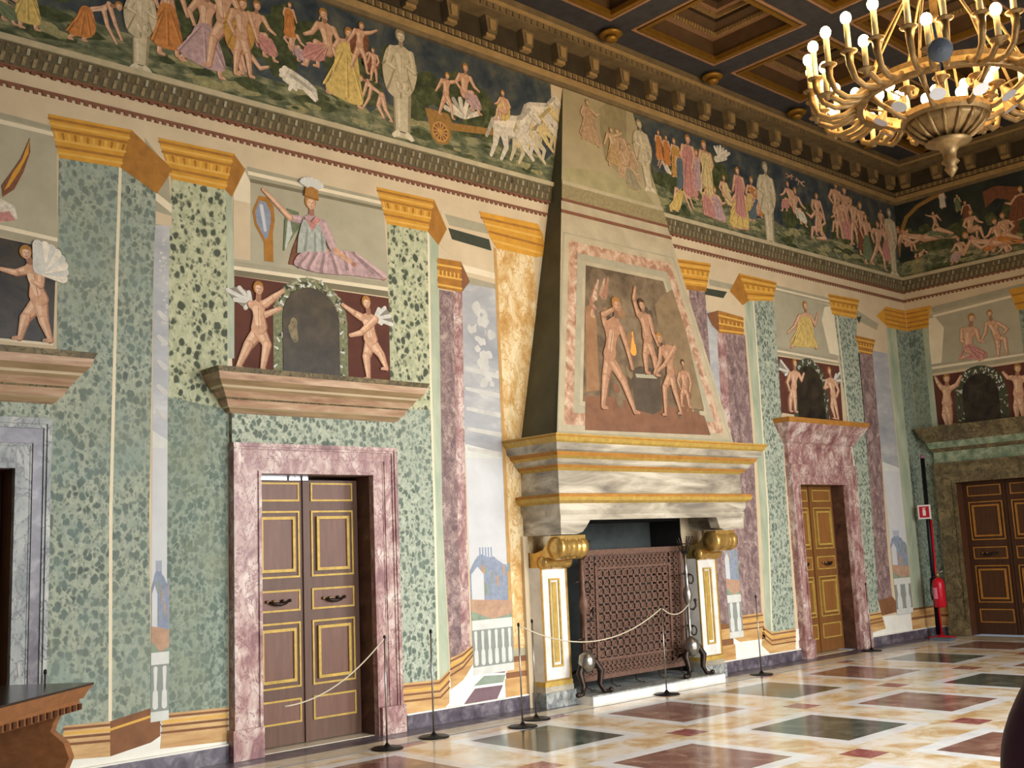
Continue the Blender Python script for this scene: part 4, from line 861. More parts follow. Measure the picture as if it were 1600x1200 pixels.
# leftmost bay
T = Trace(LW, 'lunette_fresco', 'grey painted panel at the far left above the leftmost door, with an orange torch flame', 'fresco', (30,370))
T.part('painted_background', [([(-90,160),(88,205),(90,372),(-90,330)], LG)], .0045, lambda mb, P: [mb.lay(P, P.ps(p_), m_) for p_, m_ in (
    ([(-90,152),(78,196),(84,204),(-90,162)], CG), ([(-90,164),(85,207),(88,214),(-90,172)], CL), ([(-90,330),(90,372),(90,378),(-90,338)], CL), ([(-90,338),(90,378),(90,390),(-90,350)], CG))])
T.part('painted_torch', [([(46,216),(47,238),(36,270),(22,296),(4,308),(2,290),(18,268),(32,248)], CLO['brown'][0]), ([(46,218),(44,240),(30,268),(14,292),(6,298),(20,270),(34,250)], OC)], .02)
T.part('painted_drapery', [([(-60,318),(0,310),(22,322),(27,342),(-10,350),(-60,336)], CLO['white'][0]), ([(-40,338),(14,330),(24,344),(-20,350)], CLO['rose'][0])], .02)
T = niche(LW, 'dark niche painting at the far left edge, an infant with white wings seen from behind', [(-90,352),(88,390),(83,537),(-90,520)], NV, None, (20,540), [([(-90,520),(83,536),(82,556),(-90,544)], CR), ([(-90,520),(83,536),(83,540),(-90,524)], CL)])
putto(LW, dict(hd=(40,396), nk=(46,410), s1=(40,422), s2=(62,426), e1=(24,426), e2=(62,446), h1=(2,421), h2=(50,440), pv=(60,470), k1=(38,496), k2=(66,500), f1=(30,528), f2=(78,532)), T.t)
mb = MB(); mb.k = .06
for i in range(8):
    a = -.3+i*.28; c = LW.p(60,420); mb.cap(LW, c, .05, (c[0]+.2*math.cos(a), c[1]+.2*math.sin(a)), .04, WING if i % 2 else CLO['white'][2])
mb.build('painted_wings', T.t)
# end wall
T = Trace(BW, 'lunette_fresco', 'painting of a seated woman and a leaning boy on the end wall above its door', 'fresco', (1530,560))
uu = BW.p(1449,500)[0]
T.part('painted_background', [([(1449,492),(1600,452),(1640,441),(1640,548),(1600,555),(1452,578)], LG)], .0045, lambda mb, P: [mb.lay(P, P.ps(p_), m_) for p_, m_ in (
    ([(1454,480),(1640,432),(1640,442),(1458,489)], CG), ([(1458,492),(1640,446),(1640,450),(1458,496)], CL), ([(1451,498),(1462,496),(1475,512),(1471,568),(1452,571)], CL), ([(1451,570),(1640,542),(1640,556),(1454,584)], CG), ([(1451,574),(1640,546),(1640,549),(1452,578)], CL))])
putto(BW, dict(hd=(1519,497), nk=(1517,509), s1=(1504,515), s2=(1526,516), e1=(1503,532), e2=(1530,532), h1=(1520,543), h2=(1538,534), pv=(1512,545), k1=(1530,552), k2=(1538,554), f1=(1500,560), f2=(1530,562)), T.t, name='painted_seated_woman', base=.02, fat=1.05, hs=1.35, drape=CLO['rose'], dtype='skirt')
putto(BW, dict(hd=(1547,490), nk=(1549,500), s1=(1542,505), s2=(1560,505), e1=(1540,520), e2=(1574,514), h1=(1534,532), h2=(1568,522), pv=(1558,526), k1=(1560,540), k2=(1570,530), f1=(1560,556), f2=(1574,552)), T.t, name='painted_boy', base=.02, fat=1.05)
T = niche(BW, 'dark niche painting on the end wall, two infants holding a garland round a dark arch', [(1455,588),(1640,560),(1640,652),(1462,672)], NB, (1510,1566,583,668,664,605), (1540,670), [([(1462,664),(1640,646),(1640,658),(1463,674)], BM)], gar=.14, garm=GAD)
putto(BW, dict(hd=(1480,592), nk=(1480,601), s1=(1472,606), s2=(1487,606), e1=(1466,598), e2=(1495,601), h1=(1462,590), h2=(1502,588), pv=(1480,632), k1=(1476,648), k2=(1484,648), f1=(1480,664), f2=(1486,665)), T.t)
putto(BW, dict(hd=(1591,576), nk=(1590,586), s1=(1582,590), s2=(1600,590), e1=(1575,590), e2=(1606,600), h1=(1568,582), h2=(1612,590), pv=(1592,618), k1=(1588,636), k2=(1597,636), f1=(1590,655), f2=(1600,655)), T.t)
u0 = BW.p(1578,470)[0]
T = Trace(BW, 'painted_pilaster', 'painted pilaster with ochre capital cut off by the right edge of the picture', 'painted pilaster', (1590,480))
mb = MB(); mb.k = .012; mb.lay(BW, [(u0+.1,5.14),(u0+.9,5.14),(u0+1.0,5.505),(u0,5.505)], OC); mb.cap(BW, (u0+.05,5.4), .015, (u0+.95,5.4), .015, OD, 3); mb.cap(BW, (u0+.08,5.25), .015, (u0+.92,5.25), .015, OD, 3); mb.build('capital', T.t)
mb = MB(); mb.k = .008; mb.lay(BW, [(u0+.12,.48),(u0+.88,.48),(u0+.88,5.14),(u0+.12,5.14)], G3); mb.build('shaft', T.t)
mb = MB(); mb.k = .01; mb.lay(BW, [(u0+.05,.15),(u0+.95,.15),(u0+.95,.48),(u0+.05,.48)], BO); mb.build('base', T.t)

# ------------------------------------------------------------------ doors
mb = MB()   # painted ground beside and above the surrounds, between the pilasters
def ground(label, P, pts, m_, ref):
    T = Trace(P, 'painted_wall_panel', label, 'painted panel', ref, base=.003); T.part('painted_marble', [(pts, m_)], .003)
T = thing('painted_floor_band', 'white painted floor strip low on the long wall, under the ochre pilaster bases', 'painted floor', (3, 0, .15))
mb = MB(); mb.k = .002
for a, b_ in spans:
    m2 = MB(); m2.k = .002; m2.lay(LW, [(a,.15),(b_,.15),(b_,.42),(a,.42)], FLW); m2.build('painted_strip', T)
mb.bm.free()
ground('painted green breccia beside the leftmost door, left of the broad pilaster', LW, [(60,560),(94,560),(94,1188),(60,1192)], G1, (80,1180))
ground('strip of painted green breccia between the main door surround and the pale pilaster', LW, [(604,600),(640,606),(640,1118),(622,1120),(620,700)], G4, (630,1115))
ground('dark painted green marble on the end wall around the door surround', BW, [(1448,686),(1458,684),(1474,990),(1462,990)], GD, (1470,960))
def make_door(P, name, d, su0, su1, sv1, mats, cor, cap_h, lights=False, leafm=(WD, WDP, GLT), fr_m=G4, lines=None, prof_n=.07, ext=None):
    root = bpy.data.objects.new(name, None); C.objects.link(root); root.location = P.w((d['u0']+d['u1'])/2, 0, 0); structure(root)
    u0, u1, v1 = d['u0'], d['u1'], d['v1']; SM, RV = mats; n1 = prof_n
    mb = MB()
    def fr(a, b_, c, n, m_):    # frame ring from inset a to inset b
        mb.box(P, su0+a*(u0-su0), su0+b_*(u0-su0), 0, sv1-a*(sv1-v1), 0, n, m_); mb.box(P, su1-b_*(su1-u1), su1-a*(su1-u1), 0, sv1-a*(sv1-v1), 0, n, m_)
        mb.box(P, su0+b_*(u0-su0), su1-b_*(su1-u1), sv1-b_*(sv1-v1), sv1-a*(sv1-v1), 0, n, m_)
    fr(0, .12, 0, n1+.03, SM); fr(.12, .2, 0, n1+.015, SM); fr(.2, .5, 0, n1, lines or SM); fr(.5, .56, 0, n1-.012, SM); fr(.56, .9, 0, n1-.018, SM); fr(.9, 1, 0, n1+.0, SM)
    mb.box(P, su0-.02, u0-.015, .002, .26, .002, n1+.045, SM); mb.box(P, u1+.015, su1+.02, .002, .26, .002, n1+.045, SM)
    mb.build('surround', root)
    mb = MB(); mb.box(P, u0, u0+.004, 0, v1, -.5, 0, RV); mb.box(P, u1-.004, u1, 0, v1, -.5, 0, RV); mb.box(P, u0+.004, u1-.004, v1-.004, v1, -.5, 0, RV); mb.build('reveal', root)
    if cor:
        mb = MB(); mb.box(P, su0+.005, su1-.005, sv1, cap_h, 0, .06, fr_m); mb.build('over_door_frieze', root)
        mb = MB(); mb.mould(P, su0, su1, .06, [(o, cap_h+h*cor[3], m_) for o, h, m_ in cor[0]]); mb.build('cornice', root)
    # leaves
    nb = -.26; top = v1-.035 if lights else v1-.006; uc = (u0+u1)/2; ua, ub = u0+.01, u1-.01
    for (a, b_, s) in ((ua, uc-.004, 1), (uc+.004, ub, -1)):
        lf = MB(); lf.box(P, a, b_, .012, top, nb, nb+.05, leafm[0])
        if s > 0: lf.box(P, uc-.03, uc-.004, .012, top, nb+.05, nb+.07, leafm[0])
        lo = lf.build('leaf', root); W = b_-a; sc = v1/2.49
        for (c, e_, kind) in ((.2,.42,0),(.52,1.12,1),(1.22,1.42,0),(1.53,2.16,1),(2.25,2.43,0)):
            pm = MB(); c *= sc; e_ *= sc; i0, i1 = a+W*.1, b_-W*.1
            pm.frame(P, i0, i1, c, e_, .018, nb+.05, nb+.062, leafm[2])
            if kind:
                pm.box(P, i0+.07, i1-.07, c+.07, e_-.07, nb+.05, nb+.06, leafm[1]); pm.frame(P, i0+.055, i1-.055, c+.055, e_-.055, .028, nb+.05, nb+.078, leafm[2])
            else: pm.box(P, i0+.018, i1-.018, c+.018, e_-.018, nb+.05, nb+.055, leafm[1])
            pm.build('panel', lo)
        hb = MB(); hv = 1.32*sc; hu = (a+b_)/2
        hb.tube([P.w(hu-.12, hv, nb+.07), P.w(hu-.06, hv-.02, nb+.1), P.w(hu, hv-.028, nb+.11), P.w(hu+.06, hv-.02, nb+.1), P.w(hu+.12, hv, nb+.07)], [.008,.014,.018,.014,.008], IRON)
        for q in (-.12, -.05, .04, .12): hb.sphere(P.w(hu+q, hv, nb+.075), .016, BRS if q < 0 else IRON, 8)
        hb.build('handle', lo)
    if lights:
        mb = MB()
        for q0, q1 in ((.05,.37),(.4,.44),(.455,.49),(.52,.56)): mb.box(P, u0+(u1-u0)*q0, u0+(u1-u0)*q1, top+.002, v1-.008, nb-.02, nb, DAY)
        mb.build('daylight_slit', root)
    return root
PKS = marble('cornice_pink_stone', [(.3, S(140,104,80)), (.5, S(176,142,112)), (.7, S(200,172,142))], 5, 1.5, (.4,1,3)); TNS = marble('cornice_tan_stone', [(.3, S(120,96,66)), (.6, S(160,134,98))], 4, 1.5, (.4,1,3))
pinkc = [(0,0,PKS),(.03,.03,TNS),(.05,.12,CR),(.07,.14,PKS),(.1,.3,BM),(.11,.34,PKS),(.15,.48,TNS),(.17,.55,CR),(.19,.6,TNS),(.23,.72,PKS),(.25,.88,BM),(.27,1,TNS),(.02,1.02,BM)]
CV0, CV1 = 3.03, 3.40
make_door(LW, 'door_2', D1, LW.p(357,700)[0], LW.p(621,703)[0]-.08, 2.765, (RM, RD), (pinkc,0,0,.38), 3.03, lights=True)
brn = [(0,0,BM),(.03,.1,BM),(.06,.3,BM),(.1,.5,RM),(.16,.75,RM2),(.2,1,BM),(.02,1.02,BM)]
make_door(LW, 'door_1', D0, LW.p(18,780)[0]-1.3-.42, LW.p(72,780)[0], 2.9, (GM, WDD), (pinkc,0,0,.4), 3.02, leafm=(WDD, WD, GLT), lines=PL)
pk = [(0,0,RM),(.04,.1,RM),(.08,.35,RM),(.13,.5,RM),(.2,.8,OD),(.22,1,BO),(.02,1.02,BO)]
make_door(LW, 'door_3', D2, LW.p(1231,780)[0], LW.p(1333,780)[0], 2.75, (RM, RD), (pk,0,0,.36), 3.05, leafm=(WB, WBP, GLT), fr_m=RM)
bk = [(0,0,BM),(.04,.15,GD),(.07,.4,BM),(.12,.6,BM),(.17,.8,BM),(.2,1,BM),(.02,1.02,BM)]
make_door(BW, 'door_4', D3, BW.p(1468,780)[0], D3['u1']+.36, 2.82, (BM, WDD), (bk,0,0,.42), 3.0, leafm=(WDK, WDK2, OD), fr_m=GD)

# ------------------------------------------------------------------ fireplace
FP = thing('fireplace', 'monumental marble and gilt fireplace with a tall tapering painted hood', 'fireplace', (9.85,-.3,0))
MU0, MU1 = 8.22, 11.5
mb = MB()
prof = [(-.05,2.05,SOOT),(0,2.05,MTM),(.03,2.1,MTM),(.03,2.17,GLT),(.085,2.2,GLT),(.1,2.24,OD),(.1,2.27,GLT),(0,2.285,MTM),(0,2.53,GLT),(.04,2.56,OD),(.06,2.59,MTM),(.09,2.61,MTM),(.11,2.65,GLT),(.15,2.68,OD),(.17,2.72,MTM),(.2,2.735,MTM),(.215,2.81,GLT),(.24,2.83,GLT),(.26,2.87,OD),(.265,2.885,GLT),(.27,2.9,MTM),(-.02,2.93,MTM)]
mb.mould(LW, MU0, MU1, .6, prof); mb.build('mantel_shelf', FP)
mb = MB()   # lintel: a front board with curved lower corners and its two side returns
fl_ = [(MU0,1.84),(MU0+.24,1.84),(MU0+.33,1.86),(MU0+.4,1.92),(MU0+.46,1.99),(MU1-.62,2.0),(MU1-.56,2.0),(MU1-.5,1.86),(MU1-.42,1.84),(MU1,1.84),(MU1,2.05),(MU0,2.05)]
mb.prism(LW, fl_, .46, .6, MTM); mb.box(LW, MU0, MU0+.36, 1.84, 2.05, 0, .46, MTM); mb.box(LW, MU1-.36, MU1, 1.84, 2.05, 0, .46, MTM)
mb.prism(LW, [(MU0-.01,1.99),(MU1+.01,1.99),(MU1+.01,2.05),(MU0-.01,2.05)], .6, .615, MTM)
mb.build('lintel', FP)
JW = .4
for a, s in ((MU0+.02, 1), (MU1-.02-JW-.12, -1)):
    b_ = a+JW; mb = MB()
    mb.box(LW, a, b_, .26, 1.49, 0, .22, WHT); mb.box(LW, a-.03, b_+.03, 0, .16, 0, .26, GM); mb.box(LW, a-.015, b_+.015, .16, .22, 0, .24, MTM); mb.box(LW, a-.01, b_+.01, .22, .27, 0, .235, GLT)
    jb = mb.build('jamb', FP)
    mb = MB(); mb.frame(LW, a+.0, b_-.0, .27, 1.49, .018, .22, .235, GOLD); mb.frame(LW, a+.12, b_-.12, .42, 1.37, .02, .22, .238, GLT); mb.box(LW, a+.165, b_-.165, .47, 1.33, .22, .228, GLT); mb.build('gilt_panel', jb)
    mb = MB(); up_c = (a-.0, -.47, 1.70); lo_c = (a, -.245, 1.545)
    w_ = JW+.01
    def roll(c, r):
        pr = [(r*.25,-.012),(r*.5,-.02),(r*.62,-.002),(r*.95,0),(r,.03),(r,.08),(r*.86,.1),(r*1.02,.12),(r*.86,.14),(r*.95,.18),(r*.95,w_-.18),(r*.86,w_-.14),(r*1.02,w_-.12),(r*.86,w_-.1),(r,w_-.08),(r,w_-.03),(r*.95,w_),(r*.62,w_+.002),(r*.5,w_+.02),(r*.25,w_+.012)]
        mb.lathe(c, pr, GOLD, 24, 'X')
    roll(up_c, .125); roll(lo_c, .075)
    SPn = Plane((a, 0, 0), (0,-1,0), (0,0,1))
    sh = [(.0,1.47),(.2,1.47),(.3,1.5),(.33,1.545),(.31,1.6),(.36,1.6),(.46,1.57),(.5,1.58),(.55,1.7),(.55,1.83),(.4,1.83),(.34,1.76),(.27,1.68),(.14,1.65),(0,1.66)]
    mb.prism(SPn, sh, -w_+.01, -.01, GOLD); mb.build('scroll_bracket', FP)
mb = MB()
mb.box(LW, MU0-.05, MU0+.02, 0, 1.84, 0, .045, CR); mb.build('wall_fillet', FP); mb = MB(); mb.box(LW, MU1-.1, MU1+.03, 0, 1.84, 0, .045, CR); mb.build('wall_fillet', FP)
mb = MB(); mb.box(LW, MU0+.44, MU1-.5, 0, .085, -.49, .52, WHT); mb.box(LW, MU0+.46, MU1-.52, .085, .095, -.49, .49, GM); mb.build('hearth_slab', FP)
mb = MB(); mb.box(LW, FB0-.1, FB1+.1, 0, 2.3, -.54, -.5, FBK); mb.box(LW, FB0+.001, FB0+.02, .1, 2.02, -.5, -.0, SOOT); mb.box(LW, FB1-.02, FB1-.001, .1, 2.02, -.5, 0, SOOT); mb.box(LW, FB0+.02, FB1-.02, 1.98, 2.02, -.5, 0, SOOT)
mb.box(LW, FB0+.01, FB0+.1, .1, 1.5, -.3, -.02, FBK); mb.build('firebox', FP)
# hood: a tapering shell leaning back against the wall
hb_l, hb_r, ht_l, ht_r = 8.25, 11.42, 9.24, 10.53
def hx(z): t = (z-HB)/(HT-HB); return hb_l+(ht_l-hb_l)*t, hb_r+(ht_r-hb_r)*t
def hn(z): return HD*(HT-z)/(HT-HB)
def hood_prism(z0, z1, out, m_, mb, inset_l=0, inset_r=0):
    """a band of the hood front between two heights, standing out by `out`"""
    a0, b0 = hx(z0); a1, b1 = hx(z1); L = math.hypot(HD, HT-HB)/(HT-HB)
    mb.prism(HP, [(a0+inset_l,(z0-HT)*L),(b0-inset_r,(z0-HT)*L),(b1-inset_r,(z1-HT)*L),(a1+inset_l,(z1-HT)*L)], 0, out, m_)
mb = MB()
a0, b0 = hb_l, hb_r
V_ = lambda x, n, z: Vector((x, -n, z))
z0 = 2.92
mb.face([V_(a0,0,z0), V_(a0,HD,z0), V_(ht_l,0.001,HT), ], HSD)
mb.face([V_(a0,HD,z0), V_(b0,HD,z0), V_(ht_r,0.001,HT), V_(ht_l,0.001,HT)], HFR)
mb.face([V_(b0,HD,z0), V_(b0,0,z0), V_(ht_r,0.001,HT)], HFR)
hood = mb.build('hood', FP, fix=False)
mb = MB()
hood_prism(6.02, 6.07, .014, LGE, mb); hood_prism(5.83, 6.02, .01, paint('hood_band', S(150,136,98), .25, 24), mb); hood_prism(5.80, 5.83, .014, RB, mb); hood_prism(5.64, 5.68, .008, RB, mb)
hood_prism(6.06, HT-.02, .0012, paint('hood_faded_fresco', S(172,158,122), .12, 2.5), mb)
mb.build('painted_bands', hood)
PALE = (paint('faded_flesh', S(190,158,122), .08, 6), paint('faded_flesh_deep', S(156,128,96), .08, 6), paint('faded_flesh_light', S(208,184,148), .08, 6)); FAD = {k: cloth('faded_'+k, tuple(.45*c+.55*d for c, d in zip({'ochre': S(190,140,80), 'grey': S(120,116,96), 'rose': S(190,140,110)}[k], S(172,158,122)))) for k in ('ochre','grey','rose')}
FR = thing('frieze_fresco', 'faded pale frieze painting on the upper chimney hood, a ghostly figure at its left', 'fresco', (9.9,-.15,6.06))
def hfig(pose, foot, head, flip, dr, dt, **k): posed(HP, pose, foot, head, flip, parent=FR, skin=PALE, hair=PALE[1], drape=FAD[dr] if dr else None, dtype=dt, base=.01, **k)
for a in [('stride',(922,225),(912,160),1,'rose','robe'),('reach',(960,262),(955,205),1,'ochre','skirt'),('stand',(978,280),(975,210),-1,'rose','robe'),('stand',(993,290),(990,232),1,'rose','robe'),('kneel',(996,298),(992,258),1,'grey','robe'),('sit',(970,268),(962,228),-1,None,'')]: hfig(*a)
mb = MB(); mb.k = .005
mb.lay(HP, HP.ps([(936,170),(948,160),(978,168),(980,262),(965,270),(945,250),(938,210)]), paint('faded_tree', S(152,140,104), .2, 8))
mb.lay(HP, HP.ps([(880,262),(930,266),(1000,290),(1022,318),(1028,328),(879,288)]), paint('faded_ground', S(166,156,114), .15, 5)); mb.build('painted_landscape', FR)
herm(HP, (1016,300), (997,190), 'pale painted herm at the right edge of the chimney hood frieze', .9)
# the big framed painting of the hood
PT = thing('hood_painting', 'framed brown painting of nude smiths at a forge on the chimney hood', 'painting', (9.8,-.5,3.0))
fo = HP.ps([(880,362),(1052,402),(1143,690),(870,676)]); 
def inset_quad(q, d):
    c = q; n = len(c); out = []
    area = sum(c[i][0]*c[(i+1) % n][1]-c[(i+1) % n][0]*c[i][1] for i in range(n)); s_ = 1 if area > 0 else -1
    for i in range(n):
        p0, p1, p2 = Vector(c[i-1]), Vector(c[i]), Vector(c[(i+1) % n]); e0 = (p1-p0).normalized(); e1 = (p2-p1).normalized()
        n0 = Vector((-e0.y, e0.x))*s_; n1 = Vector((-e1.y, e1.x))*s_; bis = (n0+n1); bis = bis/(bis.length)
        out.append(tuple(p1+bis*(d/max(.3, bis.dot(n0)))))
    return out
qs = [inset_quad(fo, d) for d in (.02,.1,.24,.33,.38)]
mb = MB(); mb.k = .006
mb.lay(HP, fo, CG); mb.k = .008; mb.lay(HP, qs[0], HFR); mb.k = .010; mb.lay(HP, qs[1], HPK); mb.k = .012; mb.lay(HP, qs[2], CG); mb.k = .014; mb.lay(HP, qs[3], HFR); mb.build('painted_frame', PT)
mb = MB(); mb.k = .016; mb.lay(HP, qs[4], HBG); H_ = lambda pts, m_: mb.lay(HP, HP.ps(pts), m_)
H_([(914,618),(960,620),(1000,640),(1050,636),(1100,650),(1110,680),(914,672)], HEA)
H_([(985,578),(1000,572),(1030,578),(1034,640),(1020,648),(992,640)], HDK); H_([(992,584),(1026,586),(1026,592),(994,590)], CG)
H_([(914,480),(930,470),(936,610),(916,612)], paint('forge_scene_pillar', S(150,112,78), .2, 6)); H_([(1022,470),(1050,452),(1072,520),(1100,640),(1075,640),(1045,560),(1030,520)], paint('forge_scene_cave', S(134,112,82), .2, 6))
for i, (x, y) in enumerate(((924,452),(928,446),(932,462),(938,444),(944,442),(926,470))): mb.cap(HP, HP.p(x, y+22), .04, HP.p(x+6, y-8), .012, HPK if i % 2 else SKD)
mb.cap(HP, HP.p(989,548), .06, HP.p(988,520), .015, FLM); mb.cap(HP, HP.p(989,546), .03, HP.p(990,530), .01, OL)
rr_ = random.Random(11); CV, PLR = MATS['forge_scene_cave'], MATS['forge_scene_pillar']
for i in range(60):
    b_ = rr_.random(); x = 932+rr_.random()*(90+72*b_); y = 462+b_*190
    if 985 < x < 1034 and y > 560: continue
    c = HP.p(x, y); ra = rr_.uniform(.04, .12); k = rr_.uniform(1, 1.7); mb.lay(HP, curvy([(c[0]+ra*rr_.uniform(.5,1)*math.cos(q*PI/4), c[1]+ra*k*rr_.uniform(.5,1)*math.sin(q*PI/4)) for q in range(8)]), (HBG, HBG, HDK, CV, HBG, PLR if i % 2 else HBG)[i % 6] if y < 600 else (HEA, HBG, HEA)[i % 3])
mb.cap(HP, HP.p(989,550), .05, HP.p(988,528), .012, FLM)
mb.build('painted_scene', PT)
wn = (paint('forge_flesh', S(168,126,96), .2, 22), paint('forge_flesh_deep', S(130,96,74), .2, 22), paint('forge_flesh_light', S(190,150,118), .16, 22))
def smith(J, **k): 
    return putto(HP, J, PT, name='painted_smith', base=.04, fat=k.pop('fat', .95), skin=wn, **k)
smith(dict(hd=(962,478), nk=(960,494), s1=(944,508), s2=(968,514), e1=(940,492), e2=(978,545), h1=(956,484), h2=(986,576), pv=(950,558), k1=(944,590), k2=(972,596), f1=(940,636), f2=(990,644)), hair=HAIR)
smith(dict(hd=(1001,478), nk=(1003,488), s1=(995,492), s2=(1012,496), e1=(988,468), e2=(1018,520), h1=(990,450), h2=(1026,540), pv=(1010,532), k1=(1006,556), k2=(1020,560), f1=(1008,582), f2=(1024,586)), hair=HAD)
smith(dict(hd=(1028,530), nk=(1036,538), s1=(1030,546), s2=(1052,544), e1=(1028,566), e2=(1036,570), h1=(1020,584), h2=(1024,582), pv=(1046,586), k1=(1036,606), k2=(1052,612), f1=(1038,648), f2=(1062,646)), hair=HAIR)
smith(dict(hd=(1066,568), nk=(1067,578), s1=(1061,584), s2=(1074,584), e1=(1058,596), e2=(1078,598), h1=(1062,608), h2=(1076,612), pv=(1068,606), k1=(1064,618), k2=(1073,618), f1=(1064,634), f2=(1076,636)), hair=HAD, fat=1.2)

# ------------------------------------------------------------------ fire screen
sx0, sx1 = on(898,900,1,-.1).x, on(1058,900,1,-.1).x
SCP = Plane((0,-.12,0), (1,0,0), (0,-.03,1))
sz0, sz1 = .2, 1.66
sc_t = thing('fire_screen', 'brown pierced iron fire screen standing in the firebox', 'fire screen', ((sx0+sx1)/2,-.1,.095))
mb = MB(); mb.frame(SCP, sx0, sx1, sz0, sz1, .05, 0, .04, IRONB); mb.frame(SCP, sx0+.24, sx1-.24, sz0+.2, sz1-.2, .03, 0, .035, IRONB); mb.frame(SCP, sx0+.05, sx1-.05, sz0+.05, sz1-.05, .015, 0, .03, IRONB); mb.build('frame', sc_t)
def lattice(u0, u1, v0, v1, p_, r, w=.011):
    mb = MB(); n = max(1, round((u1-u0)/p_)); k = max(1, round((v1-v0)/p_)); du = (u1-u0)/n; dv = (v1-v0)/k
    for i in range(n):
        for j in range(k):
            c = (u0+du*(i+.5), v0+dv*(j+.5))
            for (a, b_, nn) in (((-.5,-.5),(.5,.5),.008), ((-.5,.5),(.5,-.5),.013)):
                p0 = (c[0]+a[0]*du, c[1]+a[1]*dv); p1 = (c[0]+b_[0]*du, c[1]+b_[1]*dv); L = math.hypot(p1[0]-p0[0], p1[1]-p0[1]); q = ((p1[1]-p0[1])/L*w, -(p1[0]-p0[0])/L*w)
                mb.prism(SCP, [(p0[0]+q[0],p0[1]+q[1]),(p1[0]+q[0],p1[1]+q[1]),(p1[0]-q[0],p1[1]-q[1]),(p0[0]-q[0],p0[1]-q[1])], nn, nn+.008, IRONB)
            seg = 8; m_ = mb.mi(IRONB); ro, ri = r, r*.62
            O_ = [mb.bm.verts.new(SCP.w(c[0]+ro*math.cos(2*PI*t/seg)*du/p_, c[1]+ro*math.sin(2*PI*t/seg)*dv/p_, .024)) for t in range(seg)]
            I_ = [mb.bm.verts.new(SCP.w(c[0]+ri*math.cos(2*PI*t/seg)*du/p_, c[1]+ri*math.sin(2*PI*t/seg)*dv/p_, .024)) for t in range(seg)]
            B_ = [mb.bm.verts.new(SCP.w(c[0]+ro*math.cos(2*PI*t/seg)*du/p_, c[1]+ro*math.sin(2*PI*t/seg)*dv/p_, .010)) for t in range(seg)]
            for t in range(seg):
                t2 = (t+1) % seg
                for f in ((O_[t],O_[t2],I_[t2],I_[t]), (B_[t],B_[t2],O_[t2],O_[t])): mb.bm.faces.new(f).material_index = m_
            mb.box(SCP, u0+du*i-.018, u0+du*i+.018, v0+dv*j-.018, v0+dv*j+.018, .02, .03, IRONB)
    return mb
lattice(sx0+.27, sx1-.27, sz0+.23, sz1-.23, .105, .042).build('pierced_panel', sc_t)
for (a, b_, c, d) in ((sx0+.065, sx0+.24, sz0+.065, sz1-.065), (sx1-.24, sx1-.065, sz0+.065, sz1-.065), (sx0+.26, sx1-.26, sz0+.065, sz0+.2), (sx0+.26, sx1-.26, sz1-.2, sz1-.065)): lattice(a, b_, c, d, .075, .03, .008).build('border_panel', sc_t)
for q in (.04, .27, .5, .73, .96):
    mb = MB(); x = sx0+(sx1-sx0)*q; mb.tube([(x,-.13,.22),(x,-.13,.13),(x+.02,-.2,.1),(x+.06,-.2,.104)], .009, IRON, 6); mb.build('leg', sc_t)
# ------------------------------------------------------------------ andirons
def andiron(x, y, label, steel):
    t = thing('andiron', label, 'andiron', (x,y,.09), 'andirons on the hearth'); z0 = .095; I2 = STEEL if steel else IRONB
    mb = MB(); mb.lathe((x,y,0), [(.03,.42),(.022,.5),(.018,.62),(.03,.66),(.02,.7),(.026,.95),(.045,.99),(.06,1.06),(.045,1.13),(.026,1.17),(.022,1.3),(.03,1.34),(.02,1.38),(.024,1.6)], I2, 14); mb.build('post', t)
    mb = MB()
    for i in range(6):
        a = i*PI/3; mb.tube([(x+.02*math.cos(a),y+.02*math.sin(a),1.56),(x+.06*math.cos(a),y+.06*math.sin(a),1.62),(x+.085*math.cos(a),y+.085*math.sin(a),1.72),(x+.11*math.cos(a),y+.11*math.sin(a),1.77)], .009, IRON, 6)
    mb.tube([(x+.075*math.cos(i*PI/6),y+.075*math.sin(i*PI/6),1.68) for i in range(13)], .008, IRON, 6); mb.build('cresset', t)
    for s in (-1, 1):
        mb = MB(); mb.tube([(x,y,.46),(x+s*.1,y-.03,.45),(x+s*.17,y-.05,.34),(x+s*.13,y-.06,.2),(x+s*.17,y-.08,.12),(x+s*.25,y-.1,.115)], [.03,.035,.04,.03,.025,.02], IRON, 8); mb.sphere((x+s*.26,y-.1,.125), .03, IRON, 8); mb.build('leg', t)
    mb = MB(); mb.lathe((x-.07,y-.07,0), [(.01,.33),(.07,.37),(.1,.45),(.08,.53),(.03,.57),(.005,.58)], STEEL, 14); mb.build('boss', t)
    mb = MB(); mb.tube([(x,y,.4),(x+.01,y+.25,.3),(x+.01,y+.38 if y < -.2 else y+.3,.28)], .018, IRON, 6); mb.build('log_bar', t)
    for k, z in enumerate((1.28, .66)):
        mb = MB(); mb.tube([(x-.13,y,z+.03),(x-.05,y,z+.04),(x,y,z+.03),(x+.07,y,z+.03)], .012, IRON, 6); mb.tube([(x+.07+.05*math.cos(i*PI/6),y-.01,z-.03+.055*math.sin(i*PI/6)) for i in range(13)], .009, IRON, 6); mb.build('ring_hook', t)
    mb = MB(); mb.tube([(x,y,.9),(x+.1,y,.88),(x+.15,y,.92),(x+.14,y,.98)], .012, IRON, 6); mb.sphere((x+.14,y,.99), .022, IRON, 8); mb.build('spit_hook', t)
p1 = on(915,1000,1,-.36); p2 = on(1083,1000,1,-.36)
andiron(p1.x, -.36, 'brown wrought iron andiron at the left end of the hearth', False); andiron(p2.x-.05, -.36, 'steel and iron andiron at the right end of the hearth', True)

